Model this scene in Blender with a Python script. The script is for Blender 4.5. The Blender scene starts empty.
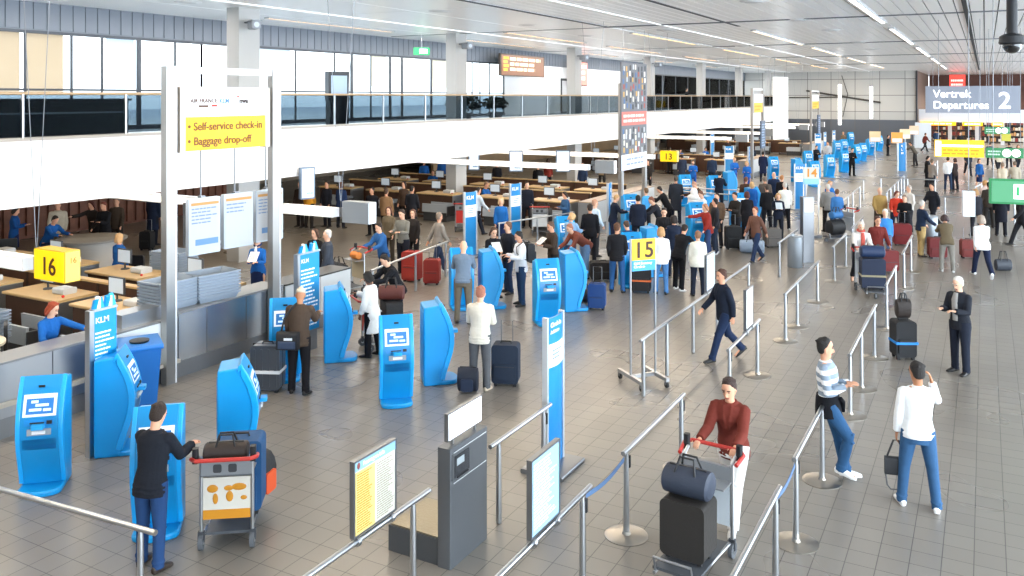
import bpy, bmesh, math, random
from mathutils import Vector, Matrix
random.seed(7)
PI = math.pi
SC = bpy.context.scene
COL = SC.collection
# ---------------------------------------------------------------- camera
FL, CX, HY, EYE = 862.0, 512.0, 97.0, 4.92
YAW = math.atan(473 / 862.0)
SN, CS = math.sin(YAW), math.cos(YAW)
cam = bpy.data.objects.new('camera', bpy.data.cameras.new('camera'))
COL.objects.link(cam)
cam.location = (0, 0, EYE)
cam.rotation_euler = (PI / 2, 0, YAW)
cam.data.sensor_width = 36.0
cam.data.lens = FL / 1024 * 36.0
cam.data.shift_y = -(288 - HY) / 1024
cam.data.clip_end = 500
SC.camera = cam


def P(px, py, h=0.0):
    """floor-plan point of a photo pixel, on the level plane at height h"""
    z = (EYE - h) * FL / (py - HY)
    u = (px - CX) / FL
    return (z * (-SN + CS * u), z * (CS + SN * u))


# ---------------------------------------------------------------- materials
def lin(h):
    if not isinstance(h, str):
        return (*h, 1) if len(h) == 3 else h
    c = [int(h[i:i + 2], 16) / 255 for i in (0, 2, 4)]
    return tuple(x / 12.92 if x <= .04045 else ((x + .055) / 1.055) ** 2.4 for x in c) + (1,)


MATS = {}


def mat(hexc, rough=.55, metal=0.0, emit=0.0, spec=.5, bump=0.0, scale=60.0, vary=0.0, coat=0.0):
    key = (hexc, rough, metal, emit, spec, bump, scale, vary, coat)
    if key in MATS:
        return MATS[key]
    m = bpy.data.materials.new('m_' + str(hexc))
    m.use_nodes = True
    nt = m.node_tree
    b = nt.nodes['Principled BSDF']
    c = lin(hexc)
    b.inputs['Base Color'].default_value = c
    b.inputs['Roughness'].default_value = rough
    b.inputs['Metallic'].default_value = metal
    b.inputs['Specular IOR Level'].default_value = spec
    b.inputs['Coat Weight'].default_value = coat
    if emit:
        b.inputs['Emission Color'].default_value = c
        b.inputs['Emission Strength'].default_value = emit
    if bump or vary:
        tc = nt.nodes.new('ShaderNodeTexCoord')
        no = nt.nodes.new('ShaderNodeTexNoise')
        no.inputs['Scale'].default_value = scale
        no.inputs['Detail'].default_value = 3
        nt.links.new(tc.outputs['Object'], no.inputs['Vector'])
        if bump:
            bp = nt.nodes.new('ShaderNodeBump')
            bp.inputs['Strength'].default_value = bump
            bp.inputs['Distance'].default_value = .02
            nt.links.new(no.outputs['Fac'], bp.inputs['Height'])
            nt.links.new(bp.outputs['Normal'], b.inputs['Normal'])
        if vary:
            mx = nt.nodes.new('ShaderNodeMix')
            mx.data_type = 'RGBA'
            mx.inputs[6].default_value = tuple(x * (1 - vary) for x in c[:3]) + (1,)
            mx.inputs[7].default_value = tuple(min(1, x * (1 + vary)) for x in c[:3]) + (1,)
            nt.links.new(no.outputs['Fac'], mx.inputs[0])
            nt.links.new(mx.outputs[2], b.inputs['Base Color'])
    MATS[key] = m
    return m


def fabric(h):
    return mat(h, .85, spec=.2, bump=.35, scale=14, vary=.12)


STEEL = mat('b9bcc0', .28, 1.0)
STEELD = mat('8a8d92', .38, 1.0)
BRUSH = mat('a9adb3', .3, 1.0, bump=.05, scale=5)
BLUE = mat('0795da', .35, coat=.2)
BLUED = mat('0588c8', .35)
WHITE = mat('eef0f2', .5)
BLACK = mat('15161a', .5)
RUBBER = mat('1c1c1e', .75)
GREYP = mat('9aa2aa', .5)
DKGREY = mat('3a3d42', .5)
WOOD = mat('7d5b41', .5, vary=.2, scale=9)
WOODL = mat('c9a877', .45, vary=.1, scale=9)
WLIT = mat('f6f8fc', .5, emit=.3)
YLIT = mat('f5c800', .4, emit=.2)
INK = mat('3a1c08', .6)


def glass_mat(name, tint, gloss):
    m = bpy.data.materials.new(name)
    m.use_nodes = True
    nt = m.node_tree
    nt.nodes.remove(nt.nodes['Principled BSDF'])
    out = nt.nodes['Material Output']
    tr = nt.nodes.new('ShaderNodeBsdfTransparent')
    tr.inputs[0].default_value = lin(tint)
    gl = nt.nodes.new('ShaderNodeBsdfGlossy')
    gl.inputs['Roughness'].default_value = .02
    lw = nt.nodes.new('ShaderNodeLayerWeight')
    lw.inputs[0].default_value = gloss
    mx = nt.nodes.new('ShaderNodeMixShader')
    nt.links.new(lw.outputs['Fresnel'], mx.inputs[0])
    nt.links.new(tr.outputs[0], mx.inputs[1])
    nt.links.new(gl.outputs[0], mx.inputs[2])
    nt.links.new(mx.outputs[0], out.inputs[0])
    return m


GLASS = glass_mat('glass_clear', 'eef4f6', .06)
GLASSD = glass_mat('glass_tinted', 'a8b2b8', .05)


# ---------------------------------------------------------------- mesh building
class MB:
    def __init__(s):
        s.v, s.f = [], []

    def add(s, vs, fs):
        n = len(s.v)
        s.v += [tuple(v) for v in vs]
        s.f += [tuple(i + n for i in f) for f in fs]
        return s

    def box(s, x0, x1, y0, y1, z0, z1):
        vs = [(x, y, z) for z in (z0, z1) for y in (y0, y1) for x in (x0, x1)]
        return s.add(vs, [(0, 2, 3, 1), (4, 5, 7, 6), (0, 1, 5, 4), (2, 6, 7, 3), (0, 4, 6, 2), (1, 3, 7, 5)])

    def cbox(s, cx, cy, cz, sx, sy, sz):
        return s.box(cx - sx / 2, cx + sx / 2, cy - sy / 2, cy + sy / 2, cz - sz / 2, cz + sz / 2)

    def prism(s, prof, a, b, axis='x'):
        """extrude a closed 2-D outline from a to b along an axis"""
        n = len(prof)
        put = {'x': lambda p, t: (t, p[0], p[1]), 'y': lambda p, t: (p[0], t, p[1]), 'z': lambda p, t: (p[0], p[1], t)}[axis]
        vs = [put(p, a) for p in prof] + [put(p, b) for p in prof]
        fs = [(i, (i + 1) % n, n + (i + 1) % n, n + i) for i in range(n)]
        return s.add(vs, fs + [tuple(range(n))[::-1], tuple(range(n, 2 * n))])

    def rbox(s, x0, x1, y0, y1, z0, z1, r=.03, axis='x', seg=3):
        a = {'x': (y0, y1, z0, z1), 'y': (x0, x1, z0, z1), 'z': (x0, x1, y0, y1)}[axis]
        e = {'x': (x0, x1), 'y': (y0, y1), 'z': (z0, z1)}[axis]
        pr = []
        for cx, cy, a0 in ((a[1] - r, a[3] - r, 0), (a[0] + r, a[3] - r, 90), (a[0] + r, a[2] + r, 180), (a[1] - r, a[2] + r, 270)):
            for k in range(seg + 1):
                t = math.radians(a0 + 90 * k / seg)
                pr.append((cx + r * math.cos(t), cy + r * math.sin(t)))
        return s.prism(pr, e[0], e[1], axis)

    def tube(s, pts, r, n=8, ref=None, cap=True, rnd=0.0):
        """skin of rings along pts; r is a number, or a list of numbers or (rx, ry)"""
        pts = [Vector(p) for p in pts]
        m = len(pts)
        rr = [(x, x) if not isinstance(x, tuple) else x for x in (r if isinstance(r, list) else [r] * m)]
        if rnd:
            d0, d1 = (pts[0] - pts[1]).normalized(), (pts[-1] - pts[-2]).normalized()
            pts = [pts[0] + d0 * rr[0][1] * rnd] + pts + [pts[-1] + d1 * rr[-1][1] * rnd]
            rr = [(rr[0][0] * .5, rr[0][1] * .5)] + rr + [(rr[-1][0] * .5, rr[-1][1] * .5)]
            m += 2
        vs = []
        X = None
        for i, p in enumerate(pts):
            d = (pts[min(i + 1, m - 1)] - pts[max(i - 1, 0)]).normalized()
            x = Vector(ref) if ref is not None else (X if X is not None else Vector((0, 0, 1)) if abs(d.z) < .9 else Vector((1, 0, 0)))
            x = x - d * x.dot(d)
            if x.length < 1e-4:
                x = d.orthogonal()
            x.normalize()
            X = x
            y = d.cross(x)
            for k in range(n):
                t = 2 * PI * k / n
                vs.append(p + x * (rr[i][0] * math.cos(t)) + y * (rr[i][1] * math.sin(t)))
        fs = [(i * n + k, i * n + (k + 1) % n, (i + 1) * n + (k + 1) % n, (i + 1) * n + k) for i in range(m - 1) for k in range(n)]
        if cap:
            fs += [tuple(range(n))[::-1], tuple(range((m - 1) * n, m * n))]
        return s.add(vs, fs)

    def lathe(s, prof, c=(0, 0), n=20):
        return s.tube([(c[0], c[1], z) for _, z in prof], [p[0] for p in prof], n, ref=(1, 0, 0)) if all(prof[i][1] < prof[i + 1][1] for i in range(len(prof) - 1)) else s._lat(prof, c, n)

    def _lat(s, prof, c, n):
        vs = [(c[0] + r * math.cos(2 * PI * k / n), c[1] + r * math.sin(2 * PI * k / n), z) for r, z in prof for k in range(n)]
        m = len(prof)
        return s.add(vs, [(i * n + k, i * n + (k + 1) % n, (i + 1) * n + (k + 1) % n, (i + 1) * n + k) for i in range(m - 1) for k in range(n)] + [tuple(range(n))[::-1], tuple(range((m - 1) * n, m * n))])

    def ell(s, c, r, n=12, m=7, R=None):
        vs, fs = [], []
        for i in range(m + 1):
            a = PI * i / m
            for k in range(n):
                t = 2 * PI * k / n
                v = Vector((r[0] * math.sin(a) * math.cos(t), r[1] * math.sin(a) * math.sin(t), -r[2] * math.cos(a)))
                if R:
                    v = R @ v
                vs.append(v + Vector(c))
        fs = [(i * n + k, i * n + (k + 1) % n, (i + 1) * n + (k + 1) % n, (i + 1) * n + k) for i in range(m) for k in range(n)]
        return s.add(vs, fs)

    def mesh(s, name='mesh', sharp=35):
        me = bpy.data.meshes.new(name)
        me.from_pydata(s.v, [], s.f)
        bm = bmesh.new()
        bm.from_mesh(me)
        bmesh.ops.remove_doubles(bm, verts=bm.verts, dist=1e-5)
        bmesh.ops.recalc_face_normals(bm, faces=bm.faces)
        bm.to_mesh(me)
        bm.free()
        me.shade_smooth()
        me.set_sharp_from_angle(angle=math.radians(sharp))
        return me

    def build(s, name, m, parent=None, loc=None, rot=None):
        return put(name, s.mesh(name), m, parent, loc, rot)


def put(name, me, m, parent=None, loc=None, rot=None):
    o = bpy.data.objects.new(name, me)
    COL.objects.link(o)
    if not me.materials:
        me.materials.append(None)
    o.material_slots[0].link = 'OBJECT'
    o.material_slots[0].material = m
    if parent:
        o.parent = parent
    if loc:
        o.location = loc
    if rot:
        o.rotation_euler = rot
    return o


def tag(o, label, cat, group=None):
    o['label'] = label
    o['category'] = cat
    if group:
        o['group'] = group
    return o


def thing(name, label, cat, loc=(0, 0, 0), rz=0.0, group=None):
    o = bpy.data.objects.new(name, None)
    COL.objects.link(o)
    o.empty_display_size = .2
    o.location = loc if len(loc) == 3 else (*loc, 0)
    o.rotation_euler = (0, 0, rz)
    return tag(o, label, cat, group)


KIDS = {}


def kids(o):
    return [c for c in o.children]


def dup(root, label, loc, rz=None, group=None):
    def cp(o, par):
        c = o.copy()
        COL.objects.link(c)
        c.parent = par
        for k in kids(o):
            cp(k, c)
        return c
    c = cp(root, None)
    c['label'] = label
    if group:
        c['group'] = group
    c.location = loc if len(loc) == 3 else (*loc, 0)
    if rz is not None:
        c.rotation_euler = (0, 0, rz)
    return c


def struct(name, mb, m, parent=None):
    o = mb.build(name, m, parent)
    if not parent:
        o['kind'] = 'structure'
    return o


def lettering(s, size, m, parent, loc, rot=(PI / 2, 0, 0), align='LEFT', name='lettering', bold=0.0, spacing=1.0):
    cu = bpy.data.curves.new('txt', 'FONT')
    cu.body = s
    cu.size = size
    cu.align_x = align
    cu.extrude = .002
    cu.offset = bold
    cu.space_line = .95
    cu.space_character = spacing
    t = bpy.data.objects.new('txt', cu)
    COL.objects.link(t)
    me = bpy.data.meshes.new_from_object(t.evaluated_get(bpy.context.evaluated_depsgraph_get()))
    bpy.data.objects.remove(t)
    bpy.data.curves.remove(cu)
    me.name = name
    return put(name, me, m, parent, loc, rot)


def textlines(mb, x0, x1, z0, z1, y, n, seed=1, h=.5, ragged=.35, words=True):
    """lines of small print as thin raised bars, broken into words"""
    rnd = random.Random(seed)
    st = (z1 - z0) / n
    for i in range(n):
        z = z1 - (i + .5) * st
        xe = x1 - (x1 - x0) * ragged * rnd.random()
        x = x0
        while x < xe:
            w = min((x1 - x0) * rnd.uniform(.08, .24), xe - x) if words else xe - x
            mb.cbox(x + w / 2, y, z, w, .002, st * h)
            x += w + (x1 - x0) * .03
    return mb
# ================================================================ the hall itself
def floor_mat():
    m = mat('floor', .3) if False else bpy.data.materials.new('floor_tiles')
    m.use_nodes = True
    nt = m.node_tree
    L = nt.links.new
    b = nt.nodes['Principled BSDF']
    tc = nt.nodes.new('ShaderNodeTexCoord')
    br = nt.nodes.new('ShaderNodeTexBrick')
    br.offset = 0.0
    br.squash = 1.0
    br.inputs['Scale'].default_value = 1.0
    br.inputs['Brick Width'].default_value = .3
    br.inputs['Row Height'].default_value = .3
    br.inputs['Mortar Size'].default_value = .0045
    br.inputs['Mortar Smooth'].default_value = .1
    br.inputs['Color1'].default_value = lin('7a746d')
    br.inputs['Color2'].default_value = lin('807a72')
    br.inputs['Mortar'].default_value = lin('45423f')
    mp = nt.nodes.new('ShaderNodeMapping')
    x0, y0 = P(973.6, 576)
    mp.inputs['Location'].default_value = (-(x0 % .3), -.09, 0)
    L(tc.outputs['Object'], mp.inputs[0])
    L(mp.outputs[0], br.inputs['Vector'])
    no = nt.nodes.new('ShaderNodeTexNoise')
    no.inputs['Scale'].default_value = .35
    L(tc.outputs['Object'], no.inputs['Vector'])
    mx = nt.nodes.new('ShaderNodeMix')
    mx.data_type = 'RGBA'
    mx.blend_type = 'MULTIPLY'
    mx.inputs[0].default_value = .25
    L(br.outputs['Color'], mx.inputs[6])
    L(no.outputs['Color'], mx.inputs[7])
    L(br.outputs['Color'], b.inputs['Base Color'])
    rr = nt.nodes.new('ShaderNodeMapRange')
    rr.inputs[3].default_value = .2
    rr.inputs[4].default_value = .38
    L(no.outputs['Fac'], rr.inputs[0])
    L(rr.outputs[0], b.inputs['Roughness'])
    b.inputs['Specular IOR Level'].default_value = .55
    bp = nt.nodes.new('ShaderNodeBump')
    bp.invert = True
    bp.inputs['Strength'].default_value = .3
    bp.inputs['Distance'].default_value = .003
    L(br.outputs['Fac'], bp.inputs['Height'])
    L(bp.outputs[0], b.inputs['Normal'])
    return m


struct('floor', MB().box(-38, 14, -10, 126, -.2, 0), floor_mat())

CZ = 7.62
# slatted ceiling over the hall: boards with open joints, running along the hall
mb = MB()
for i in range(48):
    x = -12.55 + i * .38
    mb.box(x, x + .345, -10, 126, CZ, CZ + .05)
struct('ceiling', mb, mat('f6f5f3', .3))
struct('ceiling', MB().box(-23.8, 14, -10, 126, CZ + .1, CZ + .3), mat('34363a', .8))
# smooth panelled ceiling towards the gallery
mb = MB()
for k in range(14):
    for x0, x1 in ((-23.6, -20.6), (-20.55, -18.75), (-18.55, -15.7), (-15.65, -12.75)):
        mb.box(x0, x1, -10 + k * 8, -10.04 + (k + 1) * 8, CZ - .02, CZ + .04)
struct('ceiling', mb, mat('f6f5f3', .28))
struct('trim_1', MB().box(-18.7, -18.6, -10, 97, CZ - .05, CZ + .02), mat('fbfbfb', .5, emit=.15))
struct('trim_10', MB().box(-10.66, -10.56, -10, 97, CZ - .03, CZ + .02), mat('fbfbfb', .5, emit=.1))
struct('trim_11', MB().box(-8.3, -8.16, 8, 33, CZ - .012, CZ).box(-12.82, -12.7, 8, 31, CZ - .022, CZ), mat('4a4c50', .7))
struct('trim_2', MB().box(-.58, -.46, -10, 97, CZ - .04, CZ + .0), mat('17181a', .7))
mb = MB()
for y in (30.8, 45.5, 60, 75):
    mb.box(-23, 5, y, y + .16, CZ - .03, CZ)
struct('trim_3', mb, mat('6a6d72', .6))

# gallery slab with its white fascia, ceiling of the low zone under it
MZ = 3.9
struct('floor_gallery', MB().box(-36, -19.15, -10, 97, 2.62, MZ), mat('8f959c', .5))
struct('trim_4', MB().box(-19.15, -18.9, -10, 97, 2.44, MZ + .03), mat('f7f8fa', .45))
struct('trim_5', MB().box(-19.16, -18.87, -10, 97, MZ + .03, MZ + .1), mat('a9a29a', .4))
struct('trim_6', MB().box(-36, -19.15, -10, 97, 2.56, 2.62), mat('b9b4ac', .6))

# columns
for k in range(-1, 7):
    y = 18.9 + 12.0 * k
    struct('column', MB().box(-19.95, -19.45, y - .34, y + .5, 0, CZ), mat('b3b2b0', .5))

# gallery back wall: grey band, windows bay by bay
struct('wall_gallery', MB().box(-23.8, -23.5, -10, 97, 6.8, CZ + .05), mat('6f757e', .6, bump=.3, scale=3))
mb = MB()
for i in range(260):
    y = -8 + i * .4
    mb.box(-23.5, -23.47, y, y + .36, 6.84, CZ)
struct('trim_7', mb, mat('747a84', .55))
MULL = [-8, -5, -2, 1, 4, 6.5, 9.2, 12.2, 14.6, 16.0, 17.0, 18.3, 19.7, 20.8, 22.4, 25.4, 27.7, 28.8, 30.1, 31.5, 32.4, 34.8, 37.4, 38.6, 39.4, 40.4, 42.0]
MULL2 = [62 + 3.5 * i for i in range(11)]
FR = mat('3a4049', .4)


def window(n, ys, lo=MZ, hi=6.8):
    w = struct('window_%d' % n, MB().box(-23.62, -23.5, ys[0], ys[-1], lo, lo + .14), FR)
    f = MB()
    for y in ys:
        t = .16 if int(y * 10) % 3 == 0 else .07
        f.box(-23.585, -23.545, y - t / 2, y + t / 2, lo, hi)
    f.box(-23.6, -23.52, ys[0], ys[-1], hi - .08, hi)
    f.box(-23.6, -23.52, ys[0], ys[-1], lo + 1.2, lo + 1.26)
    f.build('window_frame', FR, w)
    MB().box(-23.57, -23.56, ys[0], ys[-1], lo, hi).build('pane', GLASS, w)
    return w


def pane_glow_mat(c):  # translucent tint carrying the room light seen through the panes
    m = bpy.data.materials.new('pane_glow')
    m.use_nodes = True
    nt = m.node_tree
    tr = nt.nodes.new('ShaderNodeBsdfTranslucent')
    tr.inputs[0].default_value = lin(c)
    mx = nt.nodes.new('ShaderNodeMixShader')
    mx.inputs[0].default_value = .85
    b = nt.nodes['Principled BSDF']
    b.inputs['Base Color'].default_value = lin(c)
    nt.links.new(b.outputs[0], mx.inputs[1])
    nt.links.new(tr.outputs[0], mx.inputs[2])
    nt.links.new(mx.outputs[0], nt.nodes['Material Output'].inputs[0])
    return m


w1 = window(1, MULL[:14])
w2 = window(2, MULL[13:])
w3 = window(3, MULL2)
for w, spans, col in ((w1, ((4.1, 6.4), (6.6, 9.1), (9.3, 12.1), (12.3, 14.5), (14.7, 15.8)), 'ddccb9'), (w1, ((17.2, 18.2),), 'e4e8ee'), (w2, ((22.6, 25.2),), 'eef0f4'), (w2, ((30.2, 31.3), (34.9, 37.2)), 'f6ecdd'), (w3, ((62.3, 65.2), (76.3, 79.2)), 'e8dccb')):
    for a, b in spans:
        MB().box(-23.66, -23.655, a, b, 5.0 if a < 16 else 5.4, 6.8).build('pane_glow', pane_glow_mat(col), w)  # added panel, its beige stands in for lit rooms behind the glass
struct('wall_gallery', MB().box(-23.7, -23.5, 42.0, 62, MZ, 6.8), mat('f3f4f6', .5))
d = struct('door_1', MB().box(-23.52, -23.46, 49.2, 50.3, MZ, 6.1), mat('2a2d31', .5))
MB().box(-23.47, -23.44, 49.35, 50.15, MZ + .1, 5.95).build('door_panel', mat('c9ccd0', .4), d)
struct('ground_outside', MB().box(-90, -24.2, -60, 150, 3.2, 3.4), mat('8c96a2', .8))

# far end wall: pale concrete panels above, dark metal cladding below
def panel_mat(c1, c2, bw, bh, rough, metal=0.0):
    m = bpy.data.materials.new('panels')
    m.use_nodes = True
    nt = m.node_tree
    b = nt.nodes['Principled BSDF']
    tc = nt.nodes.new('ShaderNodeTexCoord')
    mp = nt.nodes.new('ShaderNodeMapping')
    mp.inputs['Rotation'].default_value = (PI / 2, 0, 0)
    br = nt.nodes.new('ShaderNodeTexBrick')
    br.offset = 0
    br.inputs['Scale'].default_value = 1
    br.inputs['Brick Width'].default_value = bw
    br.inputs['Row Height'].default_value = bh
    br.inputs['Mortar Size'].default_value = .03
    br.inputs['Color1'].default_value = lin(c1)
    br.inputs['Color2'].default_value = lin(c2)
    br.inputs['Mortar'].default_value = lin('6c6a68')
    nt.links.new(tc.outputs['Object'], mp.inputs[0])
    nt.links.new(mp.outputs[0], br.inputs['Vector'])
    nt.links.new(br.outputs['Color'], b.inputs['Base Color'])
    b.inputs['Roughness'].default_value = rough
    b.inputs['Metallic'].default_value = metal
    return m


struct('wall_far', MB().box(-36, -6.1, 97, 97.5, 2.55, CZ + .1), panel_mat('b9b7b3', 'c6c3bd', 2.4, 1.7, .5))
struct('wall_far', MB().box(-36, -6.1, 96.9, 97.5, 0, 2.55), panel_mat('5d626a', '666b73', 2.4, 2.6, .35, .4))
struct('trim_8', MB().box(-6.2, -6.05, 96.8, 97.6, 0, CZ + .1), mat('33363b', .6))
# beyond its end: white fascia with shops under and behind it
struct('trim_9', MB().box(-6.05, 9, 99, 99.4, 2.35, 3.65), mat('eef1f6', .5))
struct('wall_shops', MB().box(-6.05, 14, 118, 118.4, 0, CZ + .2), mat('5a3a30', .7, vary=.5, scale=.9))
struct('wall_shops', MB().box(-6.4, -6.1, 97.5, 118, 0, CZ), mat('6d5a4e', .7))
struct('wall_shops', MB().box(-5.95, -4.55, 92, 92.25, 0, 2.45), mat('dfe6ee', .4))
mb = MB()
for i, x in enumerate((-3.4, -.9, 1.4, 3.4)):
    mb.box(x, x + .35, 101, 101.4, 0, 2.4)
struct('column', mb, mat('d3d5d6', .5))
struct('wall_left', MB().box(-36.3, -36, -10, 97, 0, 2.62), mat('8f7f6d', .7, vary=.25, scale=.6))
struct('wall_back', MB().box(-38, 14, -10.3, -10, 0, CZ + .2), mat('cdd0d3', .6))
# window wall on the far side of the hall, daylight behind it
mb = MB().box(13.7, 14, -10, 126, 0, .5).box(13.7, 14, -10, 126, 7.2, CZ + .2)
for i in range(28):
    mb.box(13.75, 13.95, -10 + i * 5, -9.8 + i * 5, .5, 7.2)
struct('wall_right', mb, mat('c8cbd0', .5))
# brown louvred screen walls at the back of the check-in zone
mb = MB().box(-29.4, -29.2, 10, 27.5, 0, 2.56)
for i in range(44):
    mb.box(-29.2, -29.1, 10.1 + i * .4, 10.3 + i * .4, .1, 2.5)
struct('wall_screen', mb, mat('6e4433', .6, vary=.55, scale=3.0))
struct('wall_screen', MB().box(-31.2, -31, 46, 90, 0, 2.56), mat('9a7e5c', .6, vary=.25, scale=1.2))

# gallery balustrade
t = thing('glass_balustrade', 'long glass balustrade with slim steel posts along the upper gallery edge', 'balustrade', (-18.98, 0, MZ + .1))
MB().tube([(0, -9.5, 1.0), (0, 96.5, 1.0)], .035, 10).build('handrail', mat('b59a78', .35, .3), t)
pg = MB().box(-.008, .008, .04, 2.61, .03, .97).mesh()
pp = MB().box(-.03, .03, -.02, .02, 0, 1.0).mesh()
for i in range(40):
    y = -9.5 + i * 2.65
    put('post', pp, STEEL, t, (0, y, 0))
    if i < 39:
        put('glass_panel', pg, GLASSD, t, (0, y, 0))

# ceiling lights
def strip_light(x, y, l, label, warm, g):
    t = thing('ceiling_light', label, 'light', (x, y, CZ - .03), 0, g)
    fm = MB().box(-.11, -.08, 0, l, -.03, .03).box(.08, .11, 0, l, -.03, .03).box(-.11, .11, -.04, 0, -.03, .03).box(-.11, .11, l, l + .04, -.03, .03)
    fm.build('frame', mat('b0b2b5', .4), t)
    MB().box(-.08, .08, 0, l, -.012, .02).build('diffuser', mat(warm, .5, emit=1.5), t)


ROWS = ((-3.2, (8, 22.2, 36.5, 50.9, 65.4, 79.8), 11.4, 'over the open floor by the departures sign', 'fff2e4'),
        (-8.15, (35, 48.4, 61.8, 75.2), 10.6, 'over the self-service machines', 'ffe0b4'),
        (-12.85, (33.8, 47.9, 61.8, 75.7), 9.0, 'over the counter fronts', 'ffc67a'),
        (-17.3, (31, 42, 55, 70), 8.0, 'between the gallery edge and the counter fronts', 'ffbe6c'),
        (-21.2, (6, 21.5, 34, 46, 58, 70), 7.0, 'over the upper gallery', 'ffc67a'))
ORD = ('nearest', 'second', 'third', 'fourth', 'fifth', 'farthest')
for x, ys, l, wh, warm in ROWS:
    for i, y in enumerate(ys):
        strip_light(x, y, l, ORD[i] + ' recessed strip light of the row ' + wh, warm, 'strip lights ' + wh)
proto = None
DISC = [(-19.7, 16.9), (-14.9, 22.5), (-14.9, 28.4), (-15.3, 34.6), (-5.7, 24.5), (-5.7, 31.1), (-5.4, 36.5), (-5.4, 45), (-5.5, 52), (-11.2, 45.6), (-11.2, 33.2)]
WH = ('by the gallery column', 'over the queue passage, nearest', 'over the queue passage, second', 'over the queue passage, third', 'in the slatted ceiling, nearest of its row', 'in the slatted ceiling, second of its row',
      'in the slatted ceiling, third of its row', 'in the slatted ceiling, fourth of its row', 'in the slatted ceiling, fifth of its row', 'over the counters, farther of two', 'over the counters, nearer of two')
for (x, y), wh in zip(DISC, WH):
    if not proto:
        proto = t = thing('ceiling_speaker', 'round white speaker disc ' + wh, 'speaker', (x, y, CZ + .0), 0, 'round ceiling speakers')
        MB().lathe([(.1, -.04), (.36, -.03), (.4, 0), (.4, .04)], n=28).build('rim', mat('e6e6e6', .4), t)
        MB().lathe([(.06, -.055), (.24, -.045), (.24, -.035)], n=24).build('grille', mat('d4d4d4', .5), t)
    else:
        dup(proto, 'round white speaker disc ' + wh, (x, y, CZ + .0))


# ---------------------------------------------------------------- light
def area(name, loc, rot, sx, sy, power, col):
    l = bpy.data.lights.new(name, 'AREA')
    l.shape = 'RECTANGLE'
    l.size, l.size_y = sx, sy
    l.energy = power
    l.color = col
    o = bpy.data.objects.new(name, l)
    COL.objects.link(o)
    o.location, o.rotation_euler = loc, rot
    return o


area('window_daylight', (13.5, 50, 4.0), (0, PI / 2, 0), 6.2, 116, 6000, (.76, .89, 1))
area('window_daylight', (13.5, 2, 4.0), (0, PI / 2, 0), 6.2, 22, 2000, (.76, .89, 1))
for x, w, c in ((-3.2, 60, (1, .96, .9)), (-9.4, 650, (1, .86, .68)), (-13.5, 1500, (1, .82, .60))):
    area('ceiling_lamps', (x, 44, CZ - .12), (0, 0, 0), .4, 100, w, c)
for x in (-21.2, -25.5):
    area('counter_lamps', (x, 45, 2.5), (0, 0, 0), .5, 100, 170, (1, .84, .62))
area('gallery_lamps', (-21.2, 45, CZ - .12), (0, 0, 0), .4, 100, 1300, (1, .95, .88))
area('shop_lamps', (0, 108, 5.5), (0, 0, 0), 8, 12, 700, (1, .85, .7))
wd = bpy.data.worlds.new('sky')
SC.world = wd
wd.use_nodes = True
nt = wd.node_tree
bg = nt.nodes['Background']
tc = nt.nodes.new('ShaderNodeTexCoord')
sx = nt.nodes.new('ShaderNodeSeparateXYZ')
cr = nt.nodes.new('ShaderNodeValToRGB')
cr.color_ramp.elements[0].position = .48
cr.color_ramp.elements[0].color = (.35, .4, .47, 1)
cr.color_ramp.elements[1].position = .52
cr.color_ramp.elements[1].color = (.93, .97, 1, 1)
mr = nt.nodes.new('ShaderNodeMapRange')
mr.inputs[1].default_value = -1
nt.links.new(tc.outputs['Generated'], sx.inputs[0])
nt.links.new(sx.outputs['Z'], mr.inputs[0])
nt.links.new(mr.outputs[0], cr.inputs[0])
nt.links.new(cr.outputs[0], bg.inputs[0])
bg.inputs[1].default_value = 1.9
SC.view_settings.view_transform = 'Standard'
SC.view_settings.look = 'None'
SC.view_settings.gamma = 1
SC.view_settings.exposure = 1.4
SC.view_settings.use_curve_mapping = False
# ================================================================ self-service kiosks
PROF = [(0, 0), (0, 1.33), (-.28, 1.36), (-.345, 1.29), (-.42, 1.14), (-.475, .98), (-.5, .84), (-.5, .72), (-.475, .56), (-.42, .38), (-.36, .2), (-.335, .09), (-.33, 0)]
RIM = [(-.26, 1.385), (-.30, 1.42), (-.365, 1.31), (-.44, 1.16), (-.497, .99), (-.522, .84), (-.522, .71), (-.497, .55), (-.44, .37), (-.38, .19), (-.36, .09)]


def strip(prof, t, x0, x1):
    """closed band of thickness t following an open side-view line"""
    inner = []
    for i, p in enumerate(prof):
        a, b = prof[max(0, i - 1)], prof[min(len(prof) - 1, i + 1)]
        dx, dz = b[0] - a[0], b[1] - a[1]
        l = math.hypot(dx, dz)
        inner.append((p[0] - dz / l * t, p[1] + dx / l * t) if dz < 0 and i > 1 else (p[0] + .01, p[1] - t))
    return MB().prism(prof + inner[::-1], x0, x1, 'x')


def on_front(z):
    """depth of the kiosk's curved front at height z"""
    for (y0, z0), (y1, z1) in zip(RIM, RIM[1:]):
        if z1 <= z <= z0:
            return y0 + (y1 - y0) * (z0 - z) / (z0 - z1)
    return -.36


def plate(z0, z1, x0, x1, lift, t=.012):
    zs = [z0 + (z1 - z0) * k / 5 for k in range(6)]
    f = [(on_front(z) - lift, z) for z in zs]
    return MB().prism(f + [(y + t, z) for y, z in f[::-1]], x0, x1, 'x')


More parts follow.
